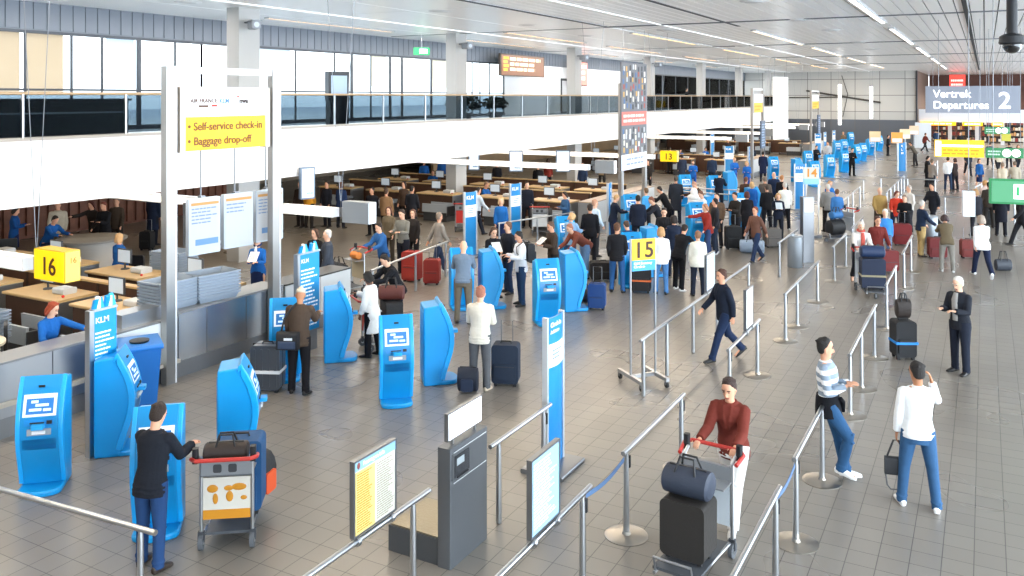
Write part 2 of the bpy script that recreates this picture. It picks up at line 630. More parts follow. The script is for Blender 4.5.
def make_kiosk():
    t = thing('check_in_kiosk', '', 'kiosk')
    W = .27
    MB().prism(PROF, -W + .02, W - .02, 'x').build('body', BLUE, t)
    for s in (-1, 1):
        a, b = sorted((s * (W - .055), s * W))
        strip(RIM, .085, a, b).build('front_rim', mat('18a6f0', .28, coat=.4), t)
    strip(RIM, .05, -W + .05, W - .05).build('front_panel', BLUED, t)
    f = MB()
    pr = [(-W + .02, -.2), (-W + .02, -.5)] + [(-(W - .02) * math.cos(k * PI / 8), -.5 - .12 * math.sin(k * PI / 8)) for k in range(1, 8)] + [(W - .02, -.5), (W - .02, -.2)]
    f.prism(pr, 0, .075, 'z')
    f.build('foot', BLUE, t)
    # the screen, on the upper slope
    bz = plate(.965, 1.215, -.19, .19, .004).build('screen_bezel', mat('dfe9f4', .35, emit=.1), t)
    plate(.995, 1.17, -.155, .155, .008).build('screen', mat('2c6fb4', .25, emit=.15), bz)
    g = MB()
    for k, (a, b, c) in enumerate(((-.12, .02, 1.03), (-.05, .1, 1.08), (-.1, -.02, 1.12), (.04, .13, 1.025))):
        pl = plate(c, c + .03, a, b, .011)
        g.add(pl.v, pl.f)
    g.build('picture', mat('bfe0f6', .3, emit=.2), bz)
    hd = MB().cbox(0, on_front(1.3) - .01, 1.3, .07, .02, .025)
    hd.build('camera_eye', BLACK, t)
    pl = plate(.86, .93, -.17, .17, .006).build('card_reader', mat('0a86d2', .35), t)
    plate(.885, .9, -.10, .06, .02).build('card_slot', BLACK, pl)
    plate(.875, .915, .09, .15, .02).build('keypad', BLACK, pl)
    pl = plate(.745, .82, -.13, .14, .02, .03).build('ticket_slot', GREYP, t)
    plate(.765, .80, -.07, .08, .04, .03).build('ticket_tray', WHITE, pl)
    plate(.52, .69, -.19, .19, .0, .03).build('recess', mat('0574bd', .4), t)
    s = MB().rbox(-.07, .07, -.62, -.5, .835, .885, .02, 'z')
    s.build('baggage_tag_shelf', mat('2aa5ea', .3), t)
    MB().cbox(0, .004, .7, .42, .008, 1.1).build('back_panel', mat('0a8cdb', .35), t)
    for c in t.children:
        if c.name.split('.')[0] in ('body', 'front_rim', 'foot', 'front_panel'):
            bv = c.modifiers.new('edge', 'BEVEL')
            bv.width, bv.segments, bv.limit_method, bv.angle_limit = .022, 3, 'ANGLE', D60
    return t


D60 = math.radians(60)
kiosk0 = make_kiosk()
# px, py of the base, turn (degrees, 0 = front towards the near end of the hall, 90 = front to the open floor), label
GK = 'self-service check-in kiosks'
F1 = 'blue check-in kiosk '
KIO = [
    (51, 477, 42, 'beside the steel bumper rail with its white-framed screen facing out'), (98, 452, 132, 'seen in profile under the printed price pillar, blue wheelie bin behind it'),
    (163, 517, 42, 'with a man in dark clothes typing at its screen'), (219, 466, 132, 'seen in profile right behind the luggage trolley'),
    (286, 373, 42, 'the man in the beige cap stands in front of'), (324, 360, 132, 'in profile that the woman in the white coat uses'),
    (394, 396, 42, 'with clear front between white coat woman and beige shirt man'), (422, 382, 132, 'in profile directly beside the front-facing one with nobody at it'),
    (459, 305, 42, 'the bald man in blue-grey sweater works at'), (480, 308, 132, 'in profile between the bald man and the woman in black suit'),
    (543, 320, 42, 'behind the tall blue check-in totem, screen showing'), (562, 310, 132, 'in profile with a small blue suitcase beside it'),
    (627, 284, 42, 'half hidden by the yellow 15 sign'), (643, 276, 132, 'in profile behind the yellow 15 sign'),
    (627, 232, 42, 'used by the blond boyish man in navy'), (562, 262, 42, 'used by the woman in light denim jacket'),
    (692, 243, 42, 'that the person in red jacket reaches for'), (703, 233, 132, 'behind the person in red jacket'),
    (682, 205, 42, 'beside the tall man in dark grey coat'), (711, 206, 42, 'with a dark-haired man in navy bending to it'), (725, 200, 132, 'next to the dark-haired man in navy, in profile'),
    (735, 230, 42, 'beside the couple with the black suitcase'), (747, 222, 132, 'behind the person carrying a light blue bag'),
    (771, 180, 38, 'beyond the steel barrier, nearest of the far cluster'), (793, 182, 132, 'tall in profile behind the blue and white pillar'), (806, 172, 34, 'at the foot of the small far blue pillar'),
    (812, 186, 34, 'partly behind the orange and white 14 sign'), (827, 177, 38, 'just beyond the 14 sign with a clear blue back'), (842, 172, 38, 'beside the standing man in black suit, nearer one'),
    (842, 156, 38, 'beside the standing man in black suit, farther one'), (853, 163, 60, 'behind the standing man in black suit'), (860, 161, 45, 'in far cluster, first past the man in black suit'),
    (868, 155, 45, 'in far cluster, second past the man in black suit'), (877, 151, 45, 'in far cluster, third past the man in black suit'), (849, 146, 38, 'at the far back row, nearer the wall art'),
    (857, 143, 38, 'at the far back row by the dark cladding'), (880, 142, 38, 'farthest of all, by the dark cladding'), (835, 158, 38, 'beside the seated traveller in grey'),
]
k0 = True
for px, py, a, lb in KIO:
    x, y = P(px, py)
    if k0:
        kiosk0['label'] = F1 + lb
        kiosk0['group'] = GK
        kiosk0.location = (x, y, 0)
        kiosk0.rotation_euler = (0, 0, math.radians(a))
        k0 = False
    else:
        dup(kiosk0, F1 + lb, (x, y), math.radians(a), GK)


# ================================================================ queue rails
def rail(pts, label, posts=None, disc=True, h=.95, group='steel queue rails', name='queue_rail', over=.0, cas=()):
    (x0, y0), (x1, y1) = pts
    L = math.hypot(x1 - x0, y1 - y0)
    a = math.atan2(y1 - y0, x1 - x0)
    t = thing(name, label, 'rail', (x0, y0, 0), a, group)
    MB().tube([(-over, 0, h), (L + over, 0, h)], .027, 12).build('handrail', STEEL, t)
    for i, d in enumerate(posts if posts is not None else (0, L)):
        p = MB().tube([(d, 0, .01), (d, 0, h - .09), (d, 0, h - .02)], [.036, .028, .02], 12).build('post', STEEL, t)
        if disc:
            MB().lathe([(.245, 0), (.245, .006), (.22, .014), (.05, .022), (.04, .05)], (d, 0), 28).build('base_disc', mat('a9a39a', .3, 1.0), p)
        if i in cas:
            MB().rbox(d + .03, d + .075, -.03, .03, h - .2, h - .07, .012, 'z').build('belt_cassette', BLACK, p)
    return t


X1, X2, X3 = -4.92, -3.53, -1.83
rail(((-9.2, 5.12), (-6.62, 5.32)), 'steel queue rail crossing in front of the man typing in dark clothes', (.3, 2.4), False, cas=())
rail(((X1, 4.6), (X1, 7.23)), 'steel queue rail carrying the yellow and white notice board', (.3, 2.35), False)
rail(((X1, 8.45), (X1, 10.0)), 'short steel queue rail between the grey weighing pillar and the blue totem', (.2, 1.35), False, cas=(1,))
rail(((X2, 5.6), (X2, 8.1)), 'steel queue rail carrying the pale blue notice board', (.4, 2.3), False, cas=(1,))
rail(((X2, 9.0), (X2, 11.2)), 'steel queue rail on two discs beside the person in red-brown with white trousers', (.1, 2.1), True, cas=(0, 1))
rail(((X1, 13.3), (X1, 20.75)), 'long steel queue rail beside the wheeled 15 sign', (.15, 1.35, 2.9, 4.6, 7.35), False)
rail(((X2, 13.45), (X2, 15.6)), 'steel queue rail carrying the small white board', (.1, 2.0), True, cas=(0, 1))
rail(((X2, 17.8), (X2, 21.9)), 'steel queue rail on three discs in the middle of the open floor', (.1, 1.35, 3.9), True, cas=(0,))
rail(((X1, 24.0), (X1, 26.7)), 'steel queue rail beside the round steel bin', (.15, 2.3), False, cas=(0,))
rail(((X3, 6.4), (X3, 9.0)), 'steel queue rail nearest the camera beside the man leaning', (.5, 2.4), False, cas=(1,))
rail(((X3, 9.75), (X3, 11.7)), 'steel queue rail the man in striped sweater leans on', (.1, 1.85), True, cas=(0,))
rail(((X3, 14.1), (X3, 17.75)), 'steel queue rail on discs behind the striped sweater man', (.1, 1.5, 3.45), True, cas=(0,))
rail(((X3, 19.7), (X3, 22.1)), 'steel queue rail on two discs beside the dark suitcase stack', (.15, 2.2), True, cas=(0,))
rail(((X3, 23.8), (X3, 27.2)), 'steel queue rail the old man in navy jacket rests his hand on', (.5, 2.9), True)
rail(((X2, 24.0), (X2, 26.6)), 'steel queue rail behind the person with navy bags on a trolley', (.3, 2.5), True)
rail(((X2, 27.6), (X2, 30.6)), 'steel queue rail beside the couple in grey jacket and denim', (.3, 2.7), False)
rail(((-4.75, 33.4), (-4.85, 41)), 'long steel queue rail beyond the couple in grey jacket and denim', (.1, 1.6, 3.2, 4.8, 7.4), False)
rail(((-3.6, 39), (-3.6, 48)), 'steel queue rail behind the man in mustard jacket', (.1, 1.8, 3.6, 5.4, 7.2, 8.8), False)
rail(((-3.2, 38.3), (1.2, 38.4)), 'steel queue rail crossing the floor behind the seated group in red', (.2, 1.8, 4.2), False)
rail(((-4.6, 46), (-2, 46)), 'far steel queue rail crossing in front of the blue machines', (.1, 1.3, 2.5), False)
rail(((-.4, 43), (.4, 48.5)), 'steel queue rail beside the couple with white shirt', (.1, 1.8, 3.6, 5.3), False)
rail(((-2.6, 51), (-2.6, 60)), 'steel queue rail farthest away, by the small blue totem', (.1, 2, 4, 6, 8.8), False)
rail(((-12.3, 15.7), (-12.95, 19.9)), 'sloping steel rail between the counter end and the red suitcase', (.1, 2.3, 4.15), False)
rail(((-11.9, 36.6), (-8.4, 36.9)), 'steel barrier in front of the uniformed staff in blue, upper', (.05, 1.2, 2.3, 3.45), False)
rail(((-12.1, 35.3), (-9.0, 35.0)), 'steel barrier behind the boy in blue, nearer one', (.05, 1.8, 3.55), False)
rail(((-13.4, 23.5), (-12.4, 26.9)), 'steel rail behind the woman in light denim jacket', (.05, 1.8, 3.45), False)
rail(((-9.2, 44), (-5, 44.4)), 'steel barrier in front of the far blue machine cluster', (.05, 2.1, 4.1), False)


def belt(p, q, label, h=.9):
    a = Vector((*p, h))
    b = Vector((*q, h - .02))
    d = (b - a).normalized()
    m = MB()
    n = d.cross(Vector((0, 0, 1))) * .003
    vs = []
    for k in range(9):
        c = a.lerp(b, k / 8) - Vector((0, 0, .05 * math.sin(PI * k / 8)))
        vs += [c - n - Vector((0, 0, .025)), c + n - Vector((0, 0, .025)), c + n + Vector((0, 0, .025)), c - n + Vector((0, 0, .025))]
    fs = [(4 * k + i, 4 * k + (i + 1) % 4, 4 * k + 4 + (i + 1) % 4, 4 * k + 4 + i) for k in range(8) for i in range(4)] + [(0, 1, 2, 3), (32, 33, 34, 35)]
    return tag(m.add(vs, fs).build('queue_belt', mat('4e6a8e', .7)), label, 'queue belt', 'retractable belts')


belt((X2, 7.98), (X2, 9.03), 'blue-grey belt strung from the rail with pale blue board to the disc post')
belt((X3, 8.88), (X3, 9.78), 'blue-grey belt strung beside the striped sweater man to the nearest rail')


# ================================================================ notice boards clamped on the rails
def board(loc, rz, w, h, z, label, face, frame=None, thick=.05, group='notice boards', clamp=True):
    t = thing('notice_board', label, 'board', (*loc, z), rz, group)
    fr = MB().box(-w / 2 - .02, -w / 2, -thick / 2, thick / 2, 0, h).box(w / 2, w / 2 + .02, -thick / 2, thick / 2, 0, h).box(-w / 2, w / 2, -thick / 2, thick / 2, -.0, .02).box(-w / 2, w / 2, -thick / 2, thick / 2, h - .02, h)
    fr.build('frame', STEELD, t)
    MB().box(-w / 2, w / 2, -thick / 2 + .008, thick / 2 - .008, .02, h - .02).build('panel', face, t)
    if clamp:
        for s in (-1, 1):
            MB().tube([(s * w * .42 - .02, 0, -.055), (s * w * .42 + .02, 0, -.055)], .05, 14).build('clamp', STEEL, t)
    return t


E90 = PI / 2
yb = (P(352, 532, 1.0)[1] + P(390, 502, 1.0)[1]) / 2
b = board((X1, 6.33), E90, .64, .76, 1.0, 'yellow and white passenger notice board with pale blue header on a rail', mat('c9c6ba', .4))
MB().box(-.32, .32, -.022, -.018, .65, .745).build('header', mat('7fa9c4', .4), b)
MB().box(-.31, -.01, -.022, -.018, .02, .64).build('yellow_column', mat('d2bd74', .4), b)
textlines(MB(), -.29, -.04, .04, .62, -.023, 24, 3).build('small_print', mat('a87c22', .6), b)
textlines(MB(), .02, .30, .04, .62, -.02, 24, 4).build('small_print', mat('9a9484', .6), b)
b.scale = (.93, 1, .9)
lettering('Passengers info', .055, WHITE, b, (-.2, -.024, .68), bold=.0015)
MB().ell((-.265, -.022, .698), (.025, .004, .035)).build('emblem', mat('7a3a34', .5), b)
b = board((X2, 7.04), E90, .60, .76, 1.0, 'pale blue notice board with white printed lines on a rail', mat('8fb4cc', .4))
b.scale = (.92, 1, .93)
textlines(MB(), -.26, .27, .06, .7, -.02, 20, 5, .42, .5).build('small_print', mat('e4eef6', .5), b)
b = board((X2, 14.8), E90, .46, .68, 1.0, 'blank white board on a short rail with disc feet', mat('f6f3ea', .4))
textlines(MB(), -.18, .18, .4, .6, -.02, 5, 6).build('small_print', mat('d8d2c2', .6), b)
b = board((X1, 17.35), E90, .58, .74, 1.0, 'white and blue printed board behind the pale-jacketed old woman', mat('d6e3f0', .4))
textlines(MB(), -.24, .24, .08, .66, -.02, 12, 7).build('small_print', mat('9db9d4', .6), b)

# weighing pillar
t = thing('baggage_scale', 'grey steel baggage weighing pillar with low platform and white top sign', 'scale', (-4.94, 7.92, 0), E90)
t.scale = (.9, .9, .92)
MB().rbox(-.42, .42, -.08, .1, 0, 1.36, .012, 'z').build('pillar', mat('6d7176', .42, .7), t)
MB().box(-.39, .39, -.086, -.08, .99, 1.3).build('face_plate', mat('74787d', .35, .8), t)
MB().box(-.36, .38, -.09, -.084, 1.3, 1.308).box(-.36, .38, -.09, -.084, .955, .963).build('groove', mat('c6c9cc', .4), t)
d = MB().box(-.34, -.02, -.092, -.085, 1.02, 1.26).build('display', mat('2e3136', .15), t)
MB().box(-.30, -.14, -.095, -.09, 1.14, 1.22).build('readout', mat('9aa3a8', .2), d)
MB().box(-.29, -.05, -.1, -.085, 1.0, 1.015).build('slot', BLACK, t)
MB().box(-.4, .4, .1, .82, .0, .3).build('platform', mat('55585c', .45, .6), t)
MB().box(-.38, .38, .12, .8, .3, .315).build('platform_top', mat('8f8672', .35, .8, bump=.2, scale=30), t)
for s in (-1, 1):
    MB().box(s * .25 - .015, s * .25 + .015, -.01, .02, 1.36, 1.46).build('bracket', STEEL, t)
MB().box(-.38, .38, -.02, .03, 1.42, 1.74).build('sign_frame', STEELD, t)
MB().box(-.365, .365, -.026, -.02, 1.435, 1.725).build('sign_face', WLIT, t)

# ================================================================ signs on feet, totems
def totem(loc, rz, w, h, label, lines=(), z0=0.0, patch=(.62, .84), base=True, side=False, group='blue airline totems', logo='KLM'):
    t = thing('sign_totem', label, 'sign', (*loc, 0), rz, group)
    n = 8
    arc = [(-w / 2 + w * k / n, -.04 * math.sin(PI * k / n) - .02) for k in range(n + 1)]
    MB().prism(arc + [(p[0], p[1] + .03) for p in arc[::-1]], z0, h, 'z').build('panel', mat('0780c4', .35), t)
    for s in (-1, 1):
        MB().box(s * w / 2 - .02, s * w / 2 + .02, -.045, .03, z0, h + .02).build('edge_profile', mat('c9ced3', .35, .4), t)
    if patch:
        a, b = h * patch[0], h * patch[1]
        ar = [(x * .94, y - .004) for x, y in arc]
        MB().prism(ar + [(p[0], p[1] + .008) for p in ar[::-1]], a, b, 'z').build('white_panel', mat('f2f6fa', .4, emit=.1), t)
        textlines(MB(), -w * .3, w * .3, a + (b - a) * .3, b - (b - a) * .2, -.068, 3, 3).build('small_print', mat('7c8fa6', .6), t)
    if base:
        MB().rbox(-w * .75, w * .75, -.3, .3, 0, .06, .02, 'x').build('foot_plate', STEELD, t)
    zz = h
    for s, size, frac in lines:
        zz -= size * 1.35
        lettering(s, size, WHITE, t, (-w * .42, -.066, zz), bold=.003)
    return t


totem((-5.03, 10.3), E90, .48, 2.02, 'tall curved blue totem with white heading and steel foot plate', (('Check-in', .085, 1), ('Assistance', .06, 1)), patch=(.68, .83))
GT = 'blue airline totems'
for px, py, a, h, lb, ty in [
    (470, 257, 75, 2.0, 'blue and white totem beside the gallery column', 0), (515, 243, 75, 2.0, 'blue and white totem behind the blonde staff woman', 0),
    (609, 242, 100, 2.0, 'narrow blue totem seen edge-on beside the navy-clad blond', 1), (729, 180, 30, 2.0, 'blue and white totem behind the uniformed staff', 0),
    (800, 210, 34, 2.0, 'blue and white totem in front of the round steel bin', 0), (800, 158, 40, 2.0, 'far blue and white totem above the machine cluster', 0),
    (782, 155, 80, 2.0, 'small blue totem under the hanging white banner', 0), (748, 181, 95, 2.0, 'pale blue totem edge-on beside staff barrier', 1),
    (818, 153, 75, 2.0, 'thin far blue totem past the frame sign', 0), (712, 160, 75, 2.2, 'blue totem under the gallery by the counters', 0), (902, 171, 24, 1.9, 'small blue totem among the far queue rails', 1)]:
    x, y = P(px, py)
    x = max(x, -11.75 + (y - 70) * .02) if y > 40 and px not in (712, 729) else x
    t = totem((x, y), math.radians(a), .5, h, lb, (('KLM', .16, 1),) if ty == 0 else (), patch=(.62, .8) if ty == 0 else None, base=ty == 0)
    if ty:
        for i, ch in enumerate('KLM'):
            lettering(ch, .2, WHITE, t, (-.08, -.066, h - .3 - .24 * i), bold=.004)


def price_pillar(loc, rz, z0, h, w, label):
    t = thing('info_pillar', label, 'sign', (*loc, 0), rz, 'blue printed information pillars')
    MB().box(-w / 2, w / 2, -.03, .03, z0, h).build('panel', mat('0d90d0', .4), t)
    MB().box(-w / 2 - .07, -w / 2, -.05, .05, 0, h + .02).build('edge_profile', STEEL, t)
    if z0 > .1:
        MB().box(-w / 2 + .05, w / 2 - .05, -.02, .02, 0, z0).build('stem', STEELD, t)
    textlines(MB(), -w * .42, w * .42, z0 + (h - z0) * .05, h - .28, -.032, int((h - z0) * 11), 11, .42, .45).build('printed_lines', mat('eaf6fd', .5, emit=.1), t)
    lettering('KLM', .11, WHITE, t, (-w * .42, -.034, h - .17), bold=.002)
    rk = MB().box(-w / 2, w / 2, -.06, .06, h, h + .03).build('leaflet_rack', STEEL, t)
    for i in range(6):
        x = -w / 2 + w * (i + .5) / 6
        MB().prism([(-.02, 0), (.02, 0), (.02 + (i % 3 - 1) * .04, .13 + .03 * (i % 2)), (-.02 + (i % 3 - 1) * .05, .14)], x - .03, x + .03, 'x').build('leaflet', mat(('0a93dc', 'f2f5f8', '35aee8')[i % 3], .5), rk, (0, 0, h + .03))
    return t


price_pillar((-10.72, 7.76), E90, 1.2, 1.98, .36, 'blue printed pillar with leaflets on top standing behind a kiosk')
price_pillar((-11.5, 12.75), E90, .4, 1.9, .56, 'taller blue printed pillar with leaflets behind the man in cap')

# wheeled 15 sign
t = thing('counter_sign', 'yellow 15 sign on two tall poles with a wheeled base', 'sign', (*P(643, 383), 0), math.radians(51))
MB().box(-.23, .23, -.03, .03, 2.12, 2.48).build('yellow_panel', mat('f0bd10', .4), t)
for i, ch in enumerate('15'):
    lettering(ch, .38, INK, t, (-.105 + .21 * i, -.035, 2.17), align='CENTER', bold=.006)
MB().box(-.23, .23, -.03, .03, 1.94, 2.12).build('blue_panel', mat('3a9acb', .4), t)
lettering('KLM Economy\nCheck-in', .06, WHITE, t, (-.2, -.035, 2.05), bold=.002)
for s in (-1, 1):
    MB().tube([(s * .245, 0, .16), (s * .245, 0, 2.49)], .018, 10).build('pole', STEEL, t)
bs = MB().box(-.275, -.215, -.40, .40, .11, .17).box(.215, .275, -.40, .40, .11, .17).box(-.215, .215, -.03, .03, .11, .17)
bs.build('base_frame', STEEL, t)
for sx in (-.245, .245):
    for sy in (-.36, .36):
        c = MB().tube([(sx - .018, sy, .05), (sx + .018, sy, .05)], .05, 14).build('castor', RUBBER, t)
        MB().box(sx - .028, sx + .028, sy - .02, sy + .02, .05, .11).build('fork', STEELD, c)

# 14 sign and its steel stand
x, y = P(811, 252)
t = thing('counter_sign', 'orange and white 14 sign on a slim white stand', 'sign', (*P(811, 237), 0), math.radians(22))
MB().box(-.27, .27, -.03, .03, 2.05, 2.45).build('white_panel', mat('cfcabd', .4), t)
lettering('14', .4, mat('d88a10', .5), t, (0, -.035, 2.12), align='CENTER', bold=.008)
MB().box(-.27, .27, -.03, .03, 1.85, 2.05).build('blue_panel', mat('8fc6e4', .4), t)
for s in (-1, 1):
    MB().tube([(s * .25, 0, .08), (s * .25, 0, 2.45)], .022, 8).build('pole', WHITE, t)
MB().box(-.32, .32, -.25, .25, 0, .1).build('base', STEELD, t)
t = thing('steel_pillar', 'slim grey steel pillar with white label in front of the 14 sign', 'pillar', (*P(807, 262), 0), math.radians(40))
MB().rbox(-.18, .18, -.1, .1, 0, 1.95, .01, 'z').build('shaft', STEELD, t)
MB().box(-.14, .14, -.11, -.1, 1.5, 1.9).build('label_plate', WHITE, t)
for px, py, c, lb in ((897, 172, 'f3a63a', 'small orange and white sign on a pole, nearer of two'), (905, 165, 'f2d9b0', 'small cream sign on a pole, farther of two'), (875, 170, 'f4d3a0', 'white and orange sign panel standing by the far machines'), (914, 158, 'f0c9a8', 'pale sign on a pole beside the end of the dark cladding')):
    x, y = P(px, py)
    t = thing('pole_sign', lb, 'sign', (x, y, 0), .3, 'small pole signs')
    MB().tube([(0, 0, 0.02), (0, 0, 1.9)], .03, 8).build('pole', STEEL, t)
    MB().box(-.35, .35, -.04, .04, 1.9, 2.6).build('panel', mat(c, .4), t)
    MB().box(-.3, .3, -.045, -.04, 1.95, 2.2).build('white_strip', WHITE, t)
    MB().lathe([(.22, 0), (.22, .015), (.05, .03)], n=16).build('base', STEELD, t)


# ================================================================ frame portals on the counter fronts
def portal(y0, y1, label, z1=5.45, cols=('f2f3f5', 'dcb400'), logos=True, wide=.2):
    t = thing('sign_portal', label, 'sign', (-12.29, (y0 + y1) / 2, 0), E90, 'sign portals over the counters')
    w = (y1 - y0) / 2
    for s in (-1, 1):
        p = MB().box(s * w - wide / 2, s * w + wide / 2, -.07, .07, 0, z1).build('post', mat('a8a6a3', .34, .85), t)
        MB().box(s * w + wide / 2 - .02, s * w + wide / 2 + .015, -.075, .075, 0, z1).build('edge_trim', mat('dfe3e8', .4, .3), p)
    MB().box(-w, w, -.04, .04, z1 - .12, z1).build('crossbar', mat('eef0f2', .4), t)
    for s in (-1, 1):
        MB().box(s * (w - .24) - .06, s * (w - .24) + .06, -.07, .07, 3.95, 5.1).build('side_bracket', mat('9d9489', .35, .8), t)
    pw = w - .3
    MB().box(-pw, pw, -.07, .07, 4.57, 5.1).build('white_panel', mat(cols[0], .4, emit=.1), t)
    yp = MB().box(-pw, pw, -.07, .07, 3.97, 4.56).build('yellow_panel', mat(cols[1], .4, emit=.1), t)
    if logos:
        o = mat('7a3f16', .5)
        lettering('\u2022 Self-service check-in', .2, o, t, (-pw + .04, -.078, 4.33), bold=.003)
        lettering('\u2022 Baggage drop-off', .2, o, t, (-pw + .04, -.078, 4.07), bold=.003)
        lettering('AIR FRANCE', .1, mat('5a3b28', .5), t, (-pw + .1, -.078, 4.82), bold=.003, spacing=1.1)
        lettering('KLM', .12, mat('5f92c6', .5), t, (-.2, -.078, 4.81), bold=.003)
        lettering('nwa', .13, mat('3a2a26', .5), t, (.28, -.078, 4.81), bold=.005)
        MB().box(-pw + .28, -pw + .5, -.076, -.07, 4.735, 4.775).build('stripe', mat('5a3b28', .5), t)
        MB().box(-pw + .58, -pw + .7, -.076, -.07, 4.745, 4.785).build('stripe', mat('c23a2c', .5), t)
        MB().ell((.25, -.075, 4.93), (.025, .006, .025)).build('red_dot', mat('c23a2c', .5), t)
    else:
        textlines(MB(), -pw * .8, pw * .8, 4.05, 4.45, -.075, 2, 3, .55).build('printed_lines', mat('e0a000', .5), t)
    return t


portal(10.14, 12.64, 'tall steel portal with yellow self-service check-in panel on the counter front')
portal(31.1, 33.7, 'steel portal with yellow panel behind the hanging car banner', logos=False)
portal(52.4, 55.2, 'steel portal with yellow panel, third along the counter fronts', logos=False)
portal(72.4, 76, 'steel portal with yellow panel farthest along the counter fronts', logos=False)
# dark blue screens fixed low on two of the portals
for y, lb in ((54.4, 'dark blue screen panel hanging in the third portal'), (75, 'dark blue screen panel hanging in the farthest portal')):
    t = thing('screen_panel', lb, 'screen', (-12.1, y, 1.75), E90, 'dark blue portal screens')
    MB().box(-.55, .55, -.05, .05, 0, 1.7).build('housing', mat('4b5d75', .35), t)
    for s in (-.5, .5):
        MB().box(s - .03, s + .03, -.03, .03, -1.75, 0).build('support_post', STEELD, t)
    textlines(MB(), -.45, .45, .1, 1.55, -.055, 9, 4, .5).build('printed_lines', mat('9fb6d2', .5), t)


def hanging(name, label, x, y, z0, z1, w, rz, face, cat='sign', thick=.1, group=None, rods=True, top=CZ):
    t = thing(name, label, cat, (x, y, z0), rz, group)
    MB().box(-w / 2, w / 2, -thick / 2, thick / 2, 0, z1 - z0).build('panel', face, t)
    if rods:
        for s in (-.42, .42):
            MB().tube([(s * w, 0, z1 - z0), (s * w, 0, top - z0)], .008, 5).build('hanging_rod', STEELD, t)
    return t


# hanging banner with rows of cars
t = hanging('hanging_banner', 'tall dark grey hanging banner printed with small vehicles and a red band', -12.15, 32.15, 2.1, 6.25, 2.8, E90, mat('62646a', .5), 'banner', .05)
rnd = random.Random(5)
CC = ('2d3138', 'e9e6df', 'c69a4a', '9b3b34', '3e628f', 'b9bcc0', '1c1e22', 'd9d2c0')
spots = [(x + rnd.uniform(-.06, .06), z + rnd.uniform(-.06, .06)) for x in (-1.15, -.85, -.45, -.15, .15, .45, .85, 1.15) for z in (.75, 1.0, 1.25, 1.5, 2.45, 2.7, 2.95, 3.2, 3.45, 3.7, 3.95)]
rnd.shuffle(spots)
for k, (x, z) in enumerate(spots):
    MB().rbox(x - .07, x + .07, -.032, -.024, z - .1, z + .1, .03, 'y', 2).build('printed_car', mat(CC[k % 8], .5), t)
MB().box(-1.38, 1.38, -.03, -.025, 1.72, 2.25).build('red_band', mat('d06a5c', .5), t)
textlines(MB(), -1.2, 1.2, 1.8, 2.18, -.033, 2, 9, .55, .15).build('band_lettering', mat('f0d8cc', .5), t)
MB().box(-1.4, 1.4, -.032, -.02, 0, .6).build('white_foot_band', mat('e6ebf3', .5), t)
textlines(MB(), -.9, 1.2, .12, .5, -.036, 2, 8, .4).build('printed_lines', mat('8e9cb4', .5), t)
# white hanging banners further on
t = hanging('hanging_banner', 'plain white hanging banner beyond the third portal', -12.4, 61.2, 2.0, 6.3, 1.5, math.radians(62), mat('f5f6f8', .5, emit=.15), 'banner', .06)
MB().box(-.7, .7, -.036, -.03, 3.6, 3.9).build('printed_band', mat('f0d6cc', .5), t)
# island number signs on light beams across each desk island
def beam_sign(y, x1, num, label, yellow=True, blabel=''):
    b = thing('light_beam', blabel, 'light', (x1, y, 2.28), 0, 'light beams over the desk islands')
    MB().box(-15, -.05, -.12, .12, 0.0, .2).build('housing', mat('e9ebee', .4), b)
    MB().box(-14.9, -.1, -.125, -.12, .03, .17).build('diffuser', mat('fff3e0', .4, emit=.9), b)
    t = thing('counter_sign', label, 'sign', (x1 + .6, y, 2.2), 0, 'island number signs')
    MB().box(-.36, .36, -.125, .125, 0, .46).build('box', mat('8d9298', .45) if not yellow else mat('c9a21a', .5), t)
    if yellow:
        MB().box(-.35, .35, -.135, -.125, .012, .448).build('front_face', mat('f5c800', .4, emit=.2), t)
        MB().box(.36, .37, -.115, .115, .012, .448).build('end_face', mat('e8c65c', .4, emit=.1), t)
        lettering(num, .36, mat('4a1c08', .5), t, (0, -.14, .1), align='CENTER', bold=.006)
        lettering(num, .12, mat('a0621c', .5), t, (.374, 0, .28), (PI / 2, 0, PI / 2), align='CENTER')
    else:
        MB().box(.36, .37, -.12, .12, .01, .45).build('end_face', mat('eef2f6', .4, emit=.3), t)
        MB().box(-.34, .34, -.131, -.125, .02, .44).build('front_face', mat('868c92', .5), t)
    MB().box(-.5, -.36, -.05, .05, .1, .3).build('bracket', STEELD, t)
    for s in (-1, 1):
        MB().tube([(-.5, 0, .3), (-.5 + s * .42, 0, CZ - 2.2)], .006, 5).build('hanging_wire', STEELD, t)
    return t


SIGNS = [(8.0, -12.72, '16', 'yellow 16 sign box hung on wires at a white beam end', True, 'white light beam ending at the yellow 16 sign'),
         (14.75, -12.47, '', 'grey backed sign box hung at a beam end above the old couple', False, 'white light beam above the old couple at the counter'),
         (28.6, -12.47, '', 'grey backed sign box hanging beside the car banner', False, 'light beam ending beside the car banner'),
         (35.0, -12.25, '13', 'yellow 13 sign box hung at a beam end', True, 'light beam ending at the yellow 13 sign'),
         (52.5, -13.5, '', 'grey sign box before the third portal', False, 'light beam ending before the third portal'), (61.4, -13.7, '', 'grey sign box just past the third portal', False, 'light beam ending just past the third portal'),
         (73.9, -13.7, '', 'grey sign box before the farthest portal', False, 'light beam ending before the farthest portal'), (82, -13.7, '', 'grey sign box just past the farthest portal', False, 'light beam ending past the farthest portal')]
for y, x1, n, lb, yl, bl in SIGNS:
    beam_sign(y, x1, n, lb, yl, bl)

# departures signs over the open floor
def at(px, py, z):
    u = (px - CX) / FL
    return (z * (-SN + CS * u), z * (CS + SN * u), EYE - (py - HY) / FL * z)


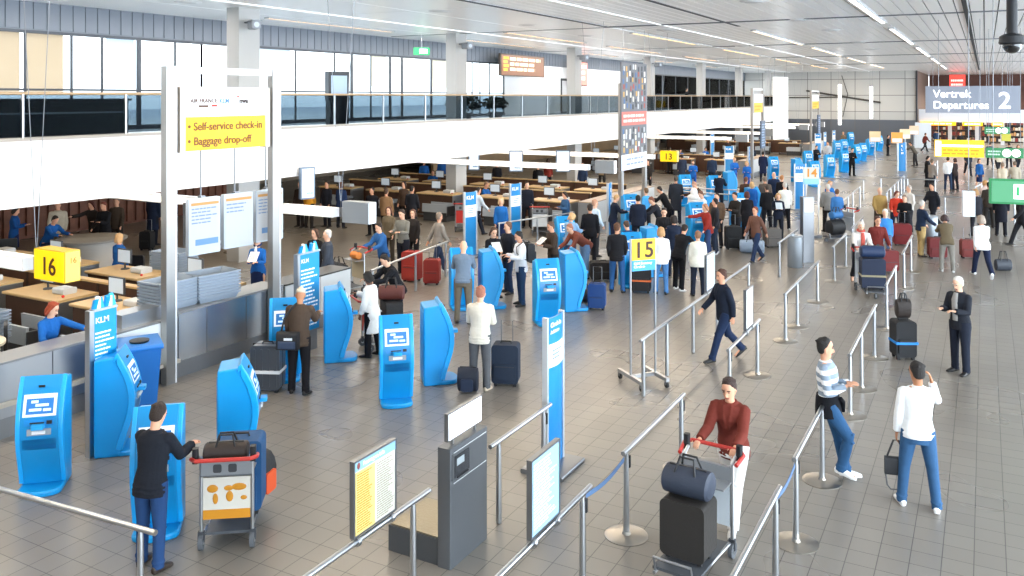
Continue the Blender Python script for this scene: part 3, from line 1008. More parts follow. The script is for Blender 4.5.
def sign_at(px0, py0, px1, py1, z, name, label, face, thick=.14, top=CZ, cat='sign', rods=True):
    x, y, zt = at((px0 + px1) / 2, py0, z)
    zb = at(px0, py1, z)[2]
    w = (px1 - px0) / FL * z
    return hanging(name, label, x, y, zb, zt, w, YAW * .25, face, cat, thick, rods=rods, top=top), w, zt - zb


t, w, h = sign_at(930, 86, 1014, 113, 56, 'departures_sign', 'large grey hanging departures sign with white words and number 2', mat('979dab', .5))
WL = mat('ffffff', .4, emit=.6)
lettering('Vertrek', h * .4, WL, t, (-w * .42, -.08, h * .58), bold=.006)
lettering('Departures', h * .4, WL, t, (-w * .42, -.08, h * .16), bold=.006)
lettering('2', h * .85, WL, t, (w * .27, -.08, h * .18), bold=.015)
t, w, h = sign_at(937, 140, 981, 157, 30, 'direction_sign', 'yellow and white hanging direction sign over the open floor', YLIT)
MB().box(-w * .5 + .02, -w * .37, -.08, -.07, .04, h - .04).build('white_field', WL, t)
MB().box(-w * .36, w * .48, -.08, -.07, h * .6, h * .72).build('white_line', WL, t)
textlines(MB(), -w * .34, w * .44, .06, h * .5, -.075, 2, 4, .5, .1).build('lettering', mat('d8a400', .5), t)
for a, z, lb in (((992, 179, 1036, 204), 18, 'green and white exit sign nearest over the walkway'), ((988, 148, 1021, 158), 34, 'long green sign with white circles, middle of three'), ((986, 127, 1008, 134), 46, 'small green sign with white circles, farthest of three')):
    t, w, h = sign_at(*a, z, 'exit_sign', lb, mat('1f8046', .4, emit=.05))
    if z == 18:
        MB().box(-w * .46, w * .5, -.08, -.07, h * .08, h * .92).build('pale_field', mat('559e70', .4), t)
        MB().box(-w * .02, w * .22, -.09, -.08, h * .22, h * .8).build('white_field', WL, t)
        MB().box(w * .03, w * .09, -.095, -.09, h * .35, h * .7).build('arrow', mat('35a866', .5), t)
    else:
        for k in (.05, .3):
            MB().tube([(w * k, -.09, h / 2), (w * k, -.07, h / 2)], h * .4, 16).build('white_disc', WL, t)
        textlines(MB(), -w * .45, -w * .1, h * .2, h * .8, -.075, 2, 3, .5, .1).build('lettering', mat('c9ecd4', .5), t)
sign_at(1002, 134, 1010, 141, 40, 'direction_sign', 'tiny yellow-green sign under the green ones', mat('b8b030', .4, emit=.1))
t, w, h = sign_at(963, 191, 974, 216, 17, 'hanging_box', 'small white box hanging on a single wire above the walkway', mat('dfe4ea', .4), .18, rods=False)
MB().tube([(0, 0, h), (0, 0, CZ - t.location.z)], .008, 5).build('hanging_wire', STEELD, t)
MB().box(-w * .46, w * .46, -.1, -.09, .03, h - .03).build('front_face', mat('f0f3f6', .4), t)
# red neon and yellow fascia signs of the shops
t = hanging('neon_sign', 'red illuminated sign high beyond the departures sign', -2.6, 104, 5.3, 7.3, 1.5, 0, mat('d8392f', .4, emit=.8), 'sign', .2)
textlines(MB(), -.6, .6, .3, 1.6, -.11, 3, 4, .5, .1).build('lettering', mat('f4c0b8', .5, emit=.5), t)
for i, (x0, x1, lb) in enumerate(((-5.9, -2.6, 'orange lit shop sign strip nearest the concrete wall'), (-2.0, -.2, 'orange lit shop sign strip second from the concrete wall'), (.6, 1.6, 'orange lit shop sign strip third from the concrete wall'))):
    t = thing('shop_sign', lb, 'sign', ((x0 + x1) / 2, 98.8, 2.0), 0, 'orange shop sign strips')
    w = x1 - x0
    MB().box(-w / 2, w / 2, -.08, .08, 0, .38).build('box', mat('f0a414', .4, emit=.8), t)
    textlines(MB(), -w * .4, w * .4, .08, .3, -.085, 1, 3, .6, .1).build('lettering', mat('fff3d0', .5, emit=.8), t)

# dome camera on a pole
x, y, z = at(1012, 43, 13)
t = thing('dome_camera', 'black dome camera on a thick black ceiling pole', 'camera', (x, y, z))
MB().tube([(0, 0, .05), (0, 0, CZ - z + .04)], .075, 14).build('pole', BLACK, t)
MB().lathe([(.1, .14), (.17, .1), (.18, .0), (.165, -.02)][::-1], n=20).build('housing', BLACK, t)
MB().ell((0, 0, -.03), (.13, .13, .13), 18, 10).build('dome', mat('08090b', .08, coat=1), t)
# small cameras on the columns
cam0 = None
for y, lb in ((18.9, 'grey surveillance camera on the nearest gallery column'), (30.9, 'grey surveillance camera on the second gallery column'), (42.9, 'grey surveillance camera on the third gallery column'), (54.9, 'grey surveillance camera on the fourth gallery column')):
    if not cam0:
        cam0 = t = thing('surveillance_camera', lb, 'camera', (-19.12, y - .1, 7.05), math.radians(60), 'column surveillance cameras')
        MB().tube([(-.163, .283, .1), (0, 0, .1)], .03, 8).build('arm', STEELD, t)
        MB().rbox(-.13, .13, -.42, .12, -.12, .12, .05, 'y').build('housing', mat('8d9299', .4), t)
        MB().tube([(0, -.43, 0), (0, -.40, 0)], .08, 14).build('lens', mat('c8d2dc', .2), t)
        MB().box(-.15, .15, -.46, .1, .12, .14).build('sunshield', mat('a2a7ad', .4), t)
    else:
        dup(cam0, lb, (-19.12, y - .1, 7.05))

# gallery furniture
def ad(y0, y1, z0, z1, label, base, c2, c3):
    t = thing('advert_panel', label, 'advert', (-22.6, (y0 + y1) / 2, z0), E90, 'gallery advert panels')
    w, h = y1 - y0, z1 - z0
    MB().box(-w / 2, w / 2, -.06, .06, 0, h).build('box', mat('4a4038', .5), t)
    MB().box(-w * .48, w * .48, -.07, -.06, h * .05, h * .95).build('face', mat(base, .4, emit=.4), t)
    textlines(MB(), -w * .3, w * .45, h * .2, h * .9, -.075, 3, 3, .6, .3).build('picture', mat(c2, .5, emit=.3), t)
    textlines(MB(), -w * .44, -w * .32, h * .2, h * .9, -.075, 4, 4, .7).build('picture', mat(c3, .5, emit=.3), t)
    for s in (-.4, .4):
        MB().tube([(s * w, 0, h), (s * w, 0, CZ - z0)], .01, 5).build('hanging_rod', STEELD, t)


ad(39.8, 45.0, 6.05, 7.25, 'brown and orange illuminated advert hanging over the gallery', '6a4630', 'f0d8b0', 'f2a436')
ad(49.6, 51.2, 5.6, 7.2, 'pink-red illuminated advert hanging over the gallery', 'd8796c', 'f4d4cc', 'f7e6e0')
t = thing('exit_sign', 'small green emergency exit sign hanging under the gallery ceiling', 'sign', (-21.5, 31.0, 6.75), math.radians(40))
MB().box(-.35, .35, -.05, .05, 0, .32).build('box', mat('1f8a50', .4, emit=.5), t)
MB().box(-.1, .25, -.06, -.05, .06, .26).build('arrow', mat('d8f2e2', .4, emit=.5), t)
MB().tube([(0, 0, .32), (0, 0, CZ - 6.75)], .015, 6).build('hanging_rod', STEELD, t)
x, y = -20.6, 23.2
t = thing('terminal', 'black terminal with a screen standing on the gallery', 'terminal', (-20.8, 24.6, MZ), math.radians(60))
MB().box(-.35, .35, -.25, .25, 0, .9).build('cabinet', BLACK, t)
MB().box(-.4, .4, -.2, .2, .9, 1.95).build('head', mat('1d1f24', .4), t)
MB().box(-.3, .3, -.21, -.2, 1.1, 1.8).build('screen', mat('8fa3b8', .3, emit=.2), t)
for y, lb in ((8.6, 'long black counter behind the glass balustrade, nearer one'), (13.2, 'long black counter behind the glass balustrade, farther one')):
    t = thing('gallery_counter', lb, 'counter', (-20.6, y, MZ), E90, 'black gallery counters')
    MB().box(-2.2, 2.2, -.35, .35, 0, .92).build('body', mat('17181b', .35), t)
    MB().box(-2.25, 2.25, -.42, .4, .92, .98).build('top', mat('2a2c30', .25), t)
    MB().box(-2.1, 2.1, -.36, -.35, .6, .64).build('light_strip', mat('aab4be', .4), t)
    MB().box(-2.1, 2.1, -.36, -.35, .08, .1).build('plinth_line', DKGREY, t)
rnd = random.Random(3)
for y, lb in ((32.4, 'dark leafy bush behind the glass balustrade, bigger one'), (35.2, 'dark leafy bush behind the glass balustrade, smaller one')):
    t = thing('potted_bush', lb, 'plant', (-20.2, y, MZ), 0, 'gallery bushes')
    MB().lathe([(.28, 0), (.36, .32), (.34, .32)], n=16).build('pot', DKGREY, t)
    MB().tube([(0, 0, .2), (.02, 0, .6)], .03, 6).build('stem', WOOD, t)
    m = MB()
    for k in range(420):
        a, b, r = rnd.uniform(0, 6.283), rnd.uniform(-.9, 1.3), rnd.uniform(.35, .62) * (1.25 if y < 33 else .95)
        c = Vector((r * math.cos(a) * math.cos(b), r * 1.3 * math.sin(a) * math.cos(b), .72 + r * .55 * math.sin(b)))
        d = Vector((rnd.uniform(-1, 1), rnd.uniform(-1, 1), rnd.uniform(-.4, .8))).normalized() * .11
        e = d.orthogonal().normalized() * .045
        m.add([c - d, c + e, c + d, c - e + Vector((0, 0, .01))], [(0, 1, 2, 3)])
    m.build('foliage', mat('26332a', .6), t)
# wall art: clock-like rods and two white tubes
t = thing('wall_sculpture', 'wall sculpture of thin dark rods on the pale concrete end wall', 'sculpture', (-14.5, 96.85, 4.6))
MB().tube([(-4.2, 0, .25), (1.3, 0, .3)], .07, 6).build('rod', mat('4a443e', .5), t)
MB().tube([(-2.4, -.05, 1.0), (5.0, -.05, -.25)], .09, 6).build('rod', mat('3d3833', .5), t)
MB().tube([(1.2, -.03, 2.6), (1.8, -.03, .6), (1.3, -.03, -1.8)], .04, 6).build('wire', mat('4a443e', .5), t)
for x, z0, z1, lb in ((-13.1, 2.05, 6.2, 'long white vertical light tube hanging before the end wall'), (-10.1, 2.75, 6.0, 'shorter white vertical light tube hanging before the end wall')):
    t = hanging('light_tube', lb, x, 94, z0, z1, .28, 0, mat('ffffff', .4, emit=1.5), 'light', .2, 'vertical light tubes')
    MB().box(-.15, .15, -.11, .11, z1 - z0, z1 - z0 + .1).build('cap', STEELD, t)
# ================================================================ counter fronts along the open floor
def counter(y0, y1, h, label, face, seams=(), top='8e8f90', x=-12.4, depth=.55, plinth=.28, rail_h=None, group='counter fronts'):
    t = thing('service_counter', label, 'counter', (x, (y0 + y1) / 2, 0), E90, group)
    w = (y1 - y0) / 2
    MB().box(-w, w, 0, depth, plinth, h - .03).build('body', mat('7b7d80', .5), t)
    xs = [-w] + [s - (y0 + y1) / 2 for s in seams] + [w]
    for a, b in zip(xs, xs[1:]):
        MB().box(a + .008, b - .008, -.02, 0, plinth + .01, h - .035).build('front_panel', face, t)
    MB().box(-w, w, -.025, depth + .02, h - .03, h).build('worktop', mat(top, .35, .4), t)
    MB().box(-w, w, -.005, .03, 0, plinth).build('plinth', mat('8f9296', .35, .9), t)
    if rail_h:
        MB().box(-w, w, -.10, -.03, rail_h - .03, rail_h + .03).build('bumper_rail', mat('c9c1b2', .4, .3), t)
    return t


SP = mat('b4b8bd', .26, .95, bump=.06, scale=.7)
counter(10.42, 13.0, 1.15, 'brushed steel drop-off counter front under the sign portal', SP, (11.05, 12.0, 12.75))
counter(8.9, 10.4, 1.08, 'white fronted counter section with low bumper rail behind the wheelie bin', mat('dfe6ea', .35), (), rail_h=.32)
counter(6.2, 8.85, 1.1, 'steel boxed counter section in front of the red-haired staff woman', mat('aaaeb3', .28, .95), (8.1,), depth=.5, rail_h=.5)
counter(13.05, 15.1, 1.13, 'white counter section with dark top beside the blue printed pillar', mat('d9dcdd', .4), (14.1,), top='4a4845')
for y, s in ((31.6, 'second'), (53.5, 'third'), (75.5, 'farthest')):
    counter(y - (1.9 if s == 'third' else 3), y + 3.6, 1.12, 'pale counter front of the %s desk island' % s, mat('d4d4d2', .4), (y - 1, y + 1.4), top='a58f78')
MB().box(-.55, .55, -.18, .18, 0, .22).build('raised_box', mat('b9bcc0', .3, .9), bpy.data.objects['service_counter.001'], (.3, .3, 1.08))


# ================================================================ check-in desks
def make_desk():
    t = thing('check_in_desk', '', 'desk')
    MB().box(-.85, .85, -.4, .4, 0, .94).build('body', mat('4a3326', .5, vary=.2, scale=6), t)
    MB().rbox(-.9, .88, -.45, .45, .94, 1.0, .02, 'x').build('worktop', WOODL, t)
    MB().box(.85, .9, -.42, .42, 0, .95).build('end_panel', mat('9da1a6', .35, .8), t)
    MB().box(-.8, .8, -.415, -.4, .1, .16).build('kick_strip', STEELD, t)
    m = MB().box(-.5, -.05, .1, .14, 1.14, 1.46).build('monitor', DKGREY, t)
    MB().box(-.48, -.07, .095, .1, 1.16, 1.44).build('screen', mat('b8c4ce', .3, emit=.15), m)
    MB().lathe([(.1, 1.0), (.09, 1.02), (.02, 1.03), (.02, 1.16)], (-.28, .13), 12).build('monitor_stand', DKGREY, m)
    MB().rbox(.2, .55, -.1, .2, 1.0, 1.12, .03, 'x').build('printer', mat('c6cacd', .5), t)
    MB().ell((.7, -.2, 1.02), (.03, .03, .03)).build('red_button', mat('c8281e', .4), t)
    return t


def make_trough():
    """steel baggage belt with raised pale sides"""
    t = thing('baggage_belt', '', 'conveyor')
    MB().box(-.55, .55, -.3, .3, 0, .4).build('base', mat('3c3e42', .5), t)
    MB().box(-.54, .54, -.26, .26, .4, .44).build('belt', RUBBER, t)
    for s in (-1, 1):
        MB().prism([(s * .3, .36), (s * .36, .36), (s * .34, .68), (s * .28, .68)], -.58, .58, 'x').build('side_rail', mat('b9c2cb', .4, .2), t)
    MB().box(.55, .6, -.34, .34, .25, .6).build('end_plate', STEELD, t)
    return t


desk0, belt0 = make_desk(), make_trough()
first = True
ROW = [('nearer row behind the steel counter', 10.75, (-14.35, -16.5, -19.0, -21.6, -24.2)), ('farther row behind the steel counter', 12.85, (-14.6, -16.9, -19.4, -22.0, -24.6)),
       ('nearer row of the second island', 29.6, (-14.4, -16.8, -19.6, -22.2, -24.8)), ('farther row of the second island', 33.8, (-14.4, -16.8, -19.6, -22.2, -24.8)),
       ('nearer row of the third island', 53.8, (-14.6, -17.2, -20, -22.8)), ('farther row of the third island', 57.5, (-14.6, -17.2, -20, -22.8)), ('row of the farthest island', 76, (-14.6, -17.2, -20, -22.8))]
for wh, y, xs in ROW:
    for i, x in enumerate(xs):
        lb = ('first', 'second', 'third', 'fourth', 'fifth')[i] + ' %s in the ' + wh
        if first:
            desk0['label'], belt0['label'] = lb % 'brown check-in desk', lb % 'steel baggage belt'
            desk0['group'], belt0['group'] = 'brown check-in desks', 'steel baggage belts'
            desk0.location, belt0.location = (x, y, 0), (x + .5, y - .84, 0)
            first = False
        else:
            dup(desk0, lb % 'brown check-in desk', (x, y), group='brown check-in desks')
            dup(belt0, lb % 'steel baggage belt', (x + .5, y - .84), group='steel baggage belts')


# stacked grey trays
def make_tray():
    L, W, h = .42, .29, .12
    o = [(-L, -W), (L, -W), (L, W), (-L, W)]
    m = MB()
    v = []
    for (k, z) in ((.88, 0), (1.0, h), (1.05, h), (1.05, h - .02), (.97, h - .02), (.86, .015)):
        pass
    rings = [(.88, 0.0), (.985, h - .03), (1.05, h - .03), (1.05, h), (.96, h), (.86, .015)]
    vs = [(x * k, y * k, z) for k, z in rings for x, y in o]
    fs = [(4 * i + j, 4 * i + (j + 1) % 4, 4 * i + 4 + (j + 1) % 4, 4 * i + 4 + j) for i in range(5) for j in range(4)] + [(3, 2, 1, 0), (20, 21, 22, 23)]
    return m.add(vs, fs).mesh('luggage_tray')


TRAY = make_tray()
TM = mat('8a96a4', .5)
for x, y, z, n, rz, lb in ((-12.72, 11.45, 1.15, 8, 80, 'on the steel counter'), (-12.85, 10.62, 1.15, 8, 88, 'behind the portal post'), (-15.5, 8.75, .6, 9, 8, 'beside the office chair'),
                           (-16.9, 8.85, .55, 11, 6, 'behind the red-haired woman'), (-16.3, 13.6, .9, 8, 5, 'behind the blonde staff member'), (-18.0, 8.85, .55, 11, 2, 'under the 16 sign')):
    b = thing('tray_stand', 'low dark stand carrying the tray stack ' + lb, 'stand', (x, y, 0), math.radians(rz), 'tray stands') if z < .95 else None
    if b:
        MB().box(-.4, .4, -.27, .27, 0, z - .02).build('base', DKGREY, b)
        MB().box(-.42, .42, -.29, .29, z - .02, z).build('top', STEELD, b)
    for i in range(n):
        o = put('luggage_tray', TRAY, TM, None, (x, y, z + .001 + i * .055), (0, 0, math.radians(rz)))
        tag(o, ('topmost pale grey plastic tray of the stack ' if i == n - 1 else 'pale grey plastic tray within the stack ') + lb, 'tray', 'trays stacked ' + lb)

# hanging white price boards over the steel counter
for i, (yc, lb) in enumerate(((11.18, 'white hanging price board nearest the portal post'), (12.0, 'white hanging price board with blank lower half'), (12.82, 'white hanging price board above the staff woman with scarf'))):
    t = thing('price_board', lb, 'board', (-12.62, yc, 2.04), E90 - .12, 'hanging price boards')
    MB().rbox(-.33, .33, -.05, .05, 0, 1.03, .02, 'y').build('frame', mat('b9c3ce', .35, .4), t)
    MB().box(-.31, .31, -.056, -.05, .03, 1.0).build('face', mat('b4b6b8', .4), t)
    MB().box(-.29, .29, -.06, -.055, .9, .95).build('heading', mat('c08c4a', .5), t)
    textlines(MB(), -.28, .28, .55 if i != 1 else .66, .87, -.06, 5 if i != 1 else 3, 4 + i, .35).build('small_print', mat('6f86a8', .5), t)
    if i != 1:
        MB().box(-.2, .28, -.06, -.055, .17, .28).build('blue_box', mat('5f86b4', .5), t)
    MB().box(-.3, .3, .05, .18, .15, .95).build('back_box', mat('4c5056', .5), t)
    MB().tube([(0, .08, 1.0), (0, .08, 2.48)], .015, 6).build('hanging_rod', STEELD, t)
    MB().box(-.05, .05, .0, .1, .95, 1.06).build('clamp', STEELD, t)

# screens hung over the second island, tilted screen by the orange person
def hung_screen(px, py, z, w, h, rz, label):
    x, y, zz = at(px, py, z)
    t = thing('hanging_screen', label, 'screen', (x, y, zz - h / 2), rz, 'hanging flight screens')
    MB().rbox(-w / 2, w / 2, -.06, .06, 0, h, .03, 'y').build('housing', mat('6c7f96', .4), t)
    MB().box(-w / 2 + .05, w / 2 - .05, -.07, -.06, .05, h - .05).build('screen', mat('dfe8f0', .3, emit=.3), t)
    textlines(MB(), -w * .1, w * .38, h * .12, h * .25, -.075, 1, 3, .5, .1).build('lettering', mat('8fb0d6', .5), t)
    MB().tube([(0, 0, h), (0, 0, 2.56 - zz + h / 2)], .02, 6).build('hanging_rod', STEELD, t)


hung_screen(516, 161, 37, .6, .9, math.radians(28), 'white hanging screen above the second island, nearer the gallery column')
hung_screen(563, 161, 36, .6, .9, math.radians(28), 'white hanging screen above the second island, nearer the car banner')
hung_screen(474, 160, 38, .5, .9, math.radians(28), 'hanging screen half hidden by the gallery column')
hung_screen(307, 183, 27, .5, 1.0, math.radians(70), 'tilted dark screen seen edge-on over the old couple')


# ================================================================ luggage
def suitcase(loc, rz, label, c, w=.46, d=.28, h=.68, hard=False, strap=None, handle=True, z=0.0, group=None, name='suitcase'):
    t = thing(name, label, 'suitcase', (*loc, z), rz, group)
    m = mat(c, .3 if hard else .75, coat=.3 if hard else 0, bump=0 if hard else .2, scale=25)
    MB().rbox(-w / 2, w / 2, -d / 2, d / 2, .05, h, .06, 'y', 4).build('shell', m, t)
    if hard:
        rb = MB()
        for k in range(4):
            x = -w * .36 + k * w * .24
            MB().rbox(x - w * .05, x + w * .05, -d / 2 - .012, d / 2 + .012, .1, h - .05, .02, 'y').build('ridge', m, t)
        MB().box(-w / 2 - .004, w / 2 + .004, -.01, .01, .08, h + .003).build('seam', BLACK, t)
    else:
        MB().rbox(-w * .4, w * .4, -d / 2 - .03, -d / 2 + .01, .12, h * .55, .03, 'y').build('front_pocket', m, t)
        MB().box(-w * .36, w * .36, -d / 2 - .034, -d / 2 - .028, h * .48, h * .50).build('zip', mat('2c2e33', .4), t)
    MB().tube([(-.09, 0, h - .005), (-.08, 0, h + .035), (.08, 0, h + .035), (.09, 0, h - .005)], .013, 6).build('top_handle', BLACK, t)
    for s in (-1, 1):
        MB().tube([(s * w * .36 - .02, d * .3, .035), (s * w * .36 + .02, d * .3, .035)], .035, 10).build('wheel', RUBBER, t)
        MB().box(s * w * .36 - .025, s * w * .36 + .025, -d * .42, -d * .2, 0, .06).build('foot', RUBBER, t)
    if strap:
        MB().box(-w / 2 - .012, w / 2 + .012, -d / 2 - .04, d / 2 + .014, h * .42, h * .48).build('strap', mat(strap, .6), t)
    if handle:
        MB().tube([(-.1, d * .38, h - .1), (-.1, d * .38, h + .36), (.1, d * .38, h + .36), (.1, d * .38, h - .1)], .009, 6).build('pull_handle', STEELD, t)
    return t


def bag(loc, z, rz, label, c, w=.42, d=.22, h=.26, strap=.16, c2=None, cat='bag', name='travel_bag', group=None):
    t = thing(name, label, cat, (*loc, z), rz, group)
    m = mat(c, .6, bump=.25, scale=22)
    b = MB().tube([(-w / 2, 0, h * .5), (-w * .46, 0, h * .5), (0, 0, h * .52), (w * .46, 0, h * .5), (w / 2, 0, h * .5)], [(h * .38, d * .38), (h * .47, d * .47), (h * .5, d * .5), (h * .47, d * .47), (h * .38, d * .38)], 14, ref=(0, 0, 1))
    b.build('body', m, t)
    if strap:
        for s in (-1, 1):
            MB().tube([(-w * .22, s * d * .3, h * .85), (-w * .15, s * d * .12, h + strap * .85), (w * .15, s * d * .12, h + strap * .85), (w * .22, s * d * .3, h * .85)], .012, 6).build('carry_strap', BLACK, t)
    MB().box(-w * .4, w * .4, -.01, .01, h * .97, h * 1.0 + .006).build('zip', mat('2a2b2e', .4), t)
    if c2:
        MB().rbox(-w * .3, w * .3, -d / 2 - .02, -d * .3, h * .12, h * .6, .03, 'y').build('pocket', mat(c2, .6), t)
    return t


def trolley(loc, rz, label, sign='cfcabf', map_=True, group='luggage trolleys', sc=1.0):
    t = thing('luggage_trolley', label, 'trolley', (*loc, 0), rz, group)
    t.scale = (sc, sc, sc)
    for s in (-1, 1):
        MB().tube([(s * .27, 0, .1), (s * .27, 0, 1.0), (s * .27, -.1, 1.04)], .02, 8).build('upright', STEEL, t)
        MB().tube([(s * .25, .03, .16), (s * .2, .95, .13)], .018, 8).build('side_tube', STEEL, t)
        w = MB().tube([(s * .27 - .022, 0, .085), (s * .27 + .022, 0, .085)], .085, 16).build('wheel', mat('55585c', .6), t)
        MB().tube([(s * .27 - .026, 0, .085), (s * .27 + .026, 0, .085)], .03, 10).build('hub', STEEL, w)
        MB().box(s * .27 - .035, s * .27 + .035, -.02, .02, .085, .2).build('fork', DKGREY, t)
        MB().rbox(s * .3 - .03, s * .3 + .03, -.17, -.1, 1.0, 1.16, .015, 'z').build('brake_grip', BLACK, t)
    w = MB().tube([(-.02, .93, .07), (.02, .93, .07)], .07, 14).build('front_wheel', mat('55585c', .6), t)
    MB().tube([(-.32, .02, 1.0), (-.34, -.16, 1.05), (-.28, -.24, 1.06), (.28, -.24, 1.06), (.34, -.16, 1.05), (.32, .02, 1.0)], .022, 10).build('push_handle', mat('b8322a', .4), t)
    MB().box(-.25, .25, -.012, .012, .33, .78).build('advert_plate', mat(sign, .5), t)
    if map_:
        q = mat('c8861e', .5)
        for x, z, a, b in ((-.15, .66, .06, .045), (-.12, .55, .03, .06), (.02, .66, .05, .03), (.03, .57, .04, .06), (.13, .67, .08, .04), (.18, .55, .035, .025)):
            MB().ell((x, -.013, z), (a, .006, b), 10, 6).build('printed_map', q, t)
        MB().box(-.25, .25, -.016, -.012, .33, .43).build('orange_band', q, t)
    MB().box(-.27, .27, -.03, .02, .80, .96).build('basket_front', mat('8d9094', .45, .3), t)
    for k in (-.14, .02):
        MB().rbox(k, k + .09, -.036, -.03, .84, .93, .02, 'y').build('pictogram', mat('3a3c40', .5), t)
    MB().box(-.27, .27, -.03, .26, .80, .815).build('basket_floor', mat('9a9da1', .4, .5), t)
    MB().box(-.24, .24, .03, .9, .14, .17).build('platform', mat('4a4d52', .5), t)
    MB().tube([(-.2, .92, .14), (-.2, .97, .3), (.2, .97, .3), (.2, .92, .14)], .014, 6).build('front_stop', STEEL, t)
    return t


def local(loc, rz, dx, dy):
    c, s = math.cos(rz), math.sin(rz)
    return (loc[0] + c * dx - s * dy, loc[1] + s * dx + c * dy)


T0, TZ = P(227, 548), math.radians(36)
trolley(T0, TZ, 'luggage trolley with red handle and world map plate, nearest the camera')
bag(local(T0, TZ, .0, -.02), .97, TZ, 'dark brown leather bag lying across the top of the trolley with map plate', '2a1f1b', .46, .26, .2, .1)
suitcase(local(T0, TZ, .06, .52), TZ, 'large dark blue suitcase standing on the trolley with map plate', '174a78', .5, .34, .84, z=.175, handle=False)
bag(local(T0, TZ, .2, .86), .175, TZ + 1.2, 'black backpack with orange trim leaning on the trolley with map plate', '1b1c20', .36, .3, .5, 0, 'e0582a', name='backpack', cat='backpack')

suitcase(P(268, 390), math.radians(25), 'charcoal hard-shell suitcase with pale strap beside the man in the beige cap', '3a3f47', .50, .3, .78, True, 'c9ccd0', handle=False)
suitcase(P(506, 384), math.radians(20), 'dark navy suitcase with round white tag beside the beige shirt', '18263a', .46, .3, .70)
bag(P(468, 392), 0, .4, 'dark blue backpack on the floor beside the beige-shirted person', '141c2c', .34, .26, .42, 0, '1d2a42', 'backpack', 'backpack')
suitcase(P(597, 309), math.radians(15), 'small bright navy-blue suitcase beside the kiosk with totem in front', '21457e', .40, .26, .60)
bag(P(584, 302)[0:2], 0, .3, 'dark flat bag behind the small navy-blue suitcase', '22242c', .5, .3, .3)
suitcase(P(412, 281), .1, 'tall red suitcase behind the sloping steel rail', 'a4332a', .46, .34, .80, handle=False)
suitcase(P(432, 284), .4, 'second red suitcase beside the grey-clad walker', '8f2d28', .42, .3, .66)
T1 = P(366, 349)
trolley(T1, math.radians(-35), 'luggage trolley with orange-red plate beside the woman in white coat', 'd8452e', False, sc=.95)
suitcase(local(T1, math.radians(-35), 0, .52), math.radians(-35), 'black suitcase on the trolley with orange-red plate', '1b1a1c', .42, .34, .72, z=.18, handle=False)
bag(local(T1, math.radians(-35), 0, .52), .9, .5, 'maroon travel bag on top of the black suitcase on the trolley', '5a2a24', .5, .3, .3)
T3 = P(463, 232)
trolley(T3, math.radians(30), 'empty luggage trolley with red plate by the gallery column', 'c8322a', False)
T4 = P(540, 236)
trolley(T4, math.radians(25), 'luggage trolley with pale plate behind the man holding a white sheet', 'd5dbe0', False)
bag(local(T4, .4, 0, .62), .19, .4, 'big dark bag heaped on the trolley with pale plate', '1e1e22', .8, .5, .75)
suitcase(P(733, 249), math.radians(30), 'black suitcase beside the couple in brown and dark coats', '16171a', .50, .3, .74)
suitcase(P(772, 247), math.radians(40), 'grey-brown wheeled suitcase behind the passer-by with pale blue bag', '5f5a56', .52, .3, .62)
bag(P(752, 253), .0, .2, 'large pale blue travel bag carried low by the brown-topped passer-by', '9fb2c9', .75, .4, .42)
suitcase(P(903, 358), math.radians(28), 'black suitcase with bright blue strap standing alone by the rail', '191a1e', .38, .32, .72, False, '1f86d8', handle=False)
bag(P(903, 357), .725, math.radians(28), 'dark brown handbag standing upright on the suitcase with blue strap', '2f2622', .26, .2, .38, .12)
suitcase(P(641, 292), .3, 'black suitcase behind the yellow 15 sign', '1a1a1d', .5, .3, .7, strap='c8622e')
suitcase(P(603, 280), .5, 'big dark suitcase lying in the crowd behind the leather-jacket man', '241f1e', .7, .4, .5, handle=False)
T5 = P(848, 240)
trolley(T5, math.radians(140), 'luggage trolley beside the woman in blue denim', 'c9ccd0', False)
bag(local(T5, math.radians(140), 0, .55), .19, .9, 'black bag on the trolley of the woman in denim', '17181b', .6, .45, .55)
bag(local(T5, math.radians(140), 0, .52), .76, .9, 'bright blue bag with black trim on top of the black bag', '2f6ea8', .44, .3, .26)
suitcase(P(902, 245), .2, 'maroon suitcase in front of the red-jacketed woman', '7a2226', .56, .36, .70)
suitcase(P(889, 272), .5, 'dark red suitcase beside the blue-jacketed walker', '6d2020', .44, .3, .62)
suitcase(P(937, 258), .3, 'maroon suitcase piled by the stooping woman in khaki', '6e2527', .5, .34, .62, handle=False)
suitcase(P(968, 258), .3, 'red-brown suitcase pulled by the woman in the white jacket', '75302c', .42, .3, .56)
bag(P(1003, 271), .0, .4, 'round dark grey handbag held by the woman in the white jacket', '3a3f48', .42, .26, .34, .26, name='handbag')
suitcase(P(147, 250), .3, 'black wheeled suitcase beside the man in long navy coat', '17181b', .4, .26, .6)
suitcase(P(990, 226), .2, 'dark suitcase behind the person in long black coat', '1d1e22', .44, .3, .6)
bag(P(942, 237), .0, .6, 'dark shoulder bag beside the second round bin', '1b1b1e', .5, .26, .36)

# ================================================================ bins
def bin_(loc, label):
    t = thing('waste_bin', label, 'bin', (*loc, 0), 0, 'round steel bins')
    MB().lathe([(.2, 0), (.21, .02), (.21, .86), (.2, .88)], n=24).build('drum', mat('8f979f', .4, .5), t)
    MB()._lat([(.215, .86), (.22, .9), (.19, .93), (.1, .92), (.09, .88)], (0, 0), 24).build('lid', mat('b2b8be', .35, .6), t)
    MB().lathe([(.19, -.0), (.2, .012), (.2, .02)], n=20).build('foot_ring', DKGREY, t)


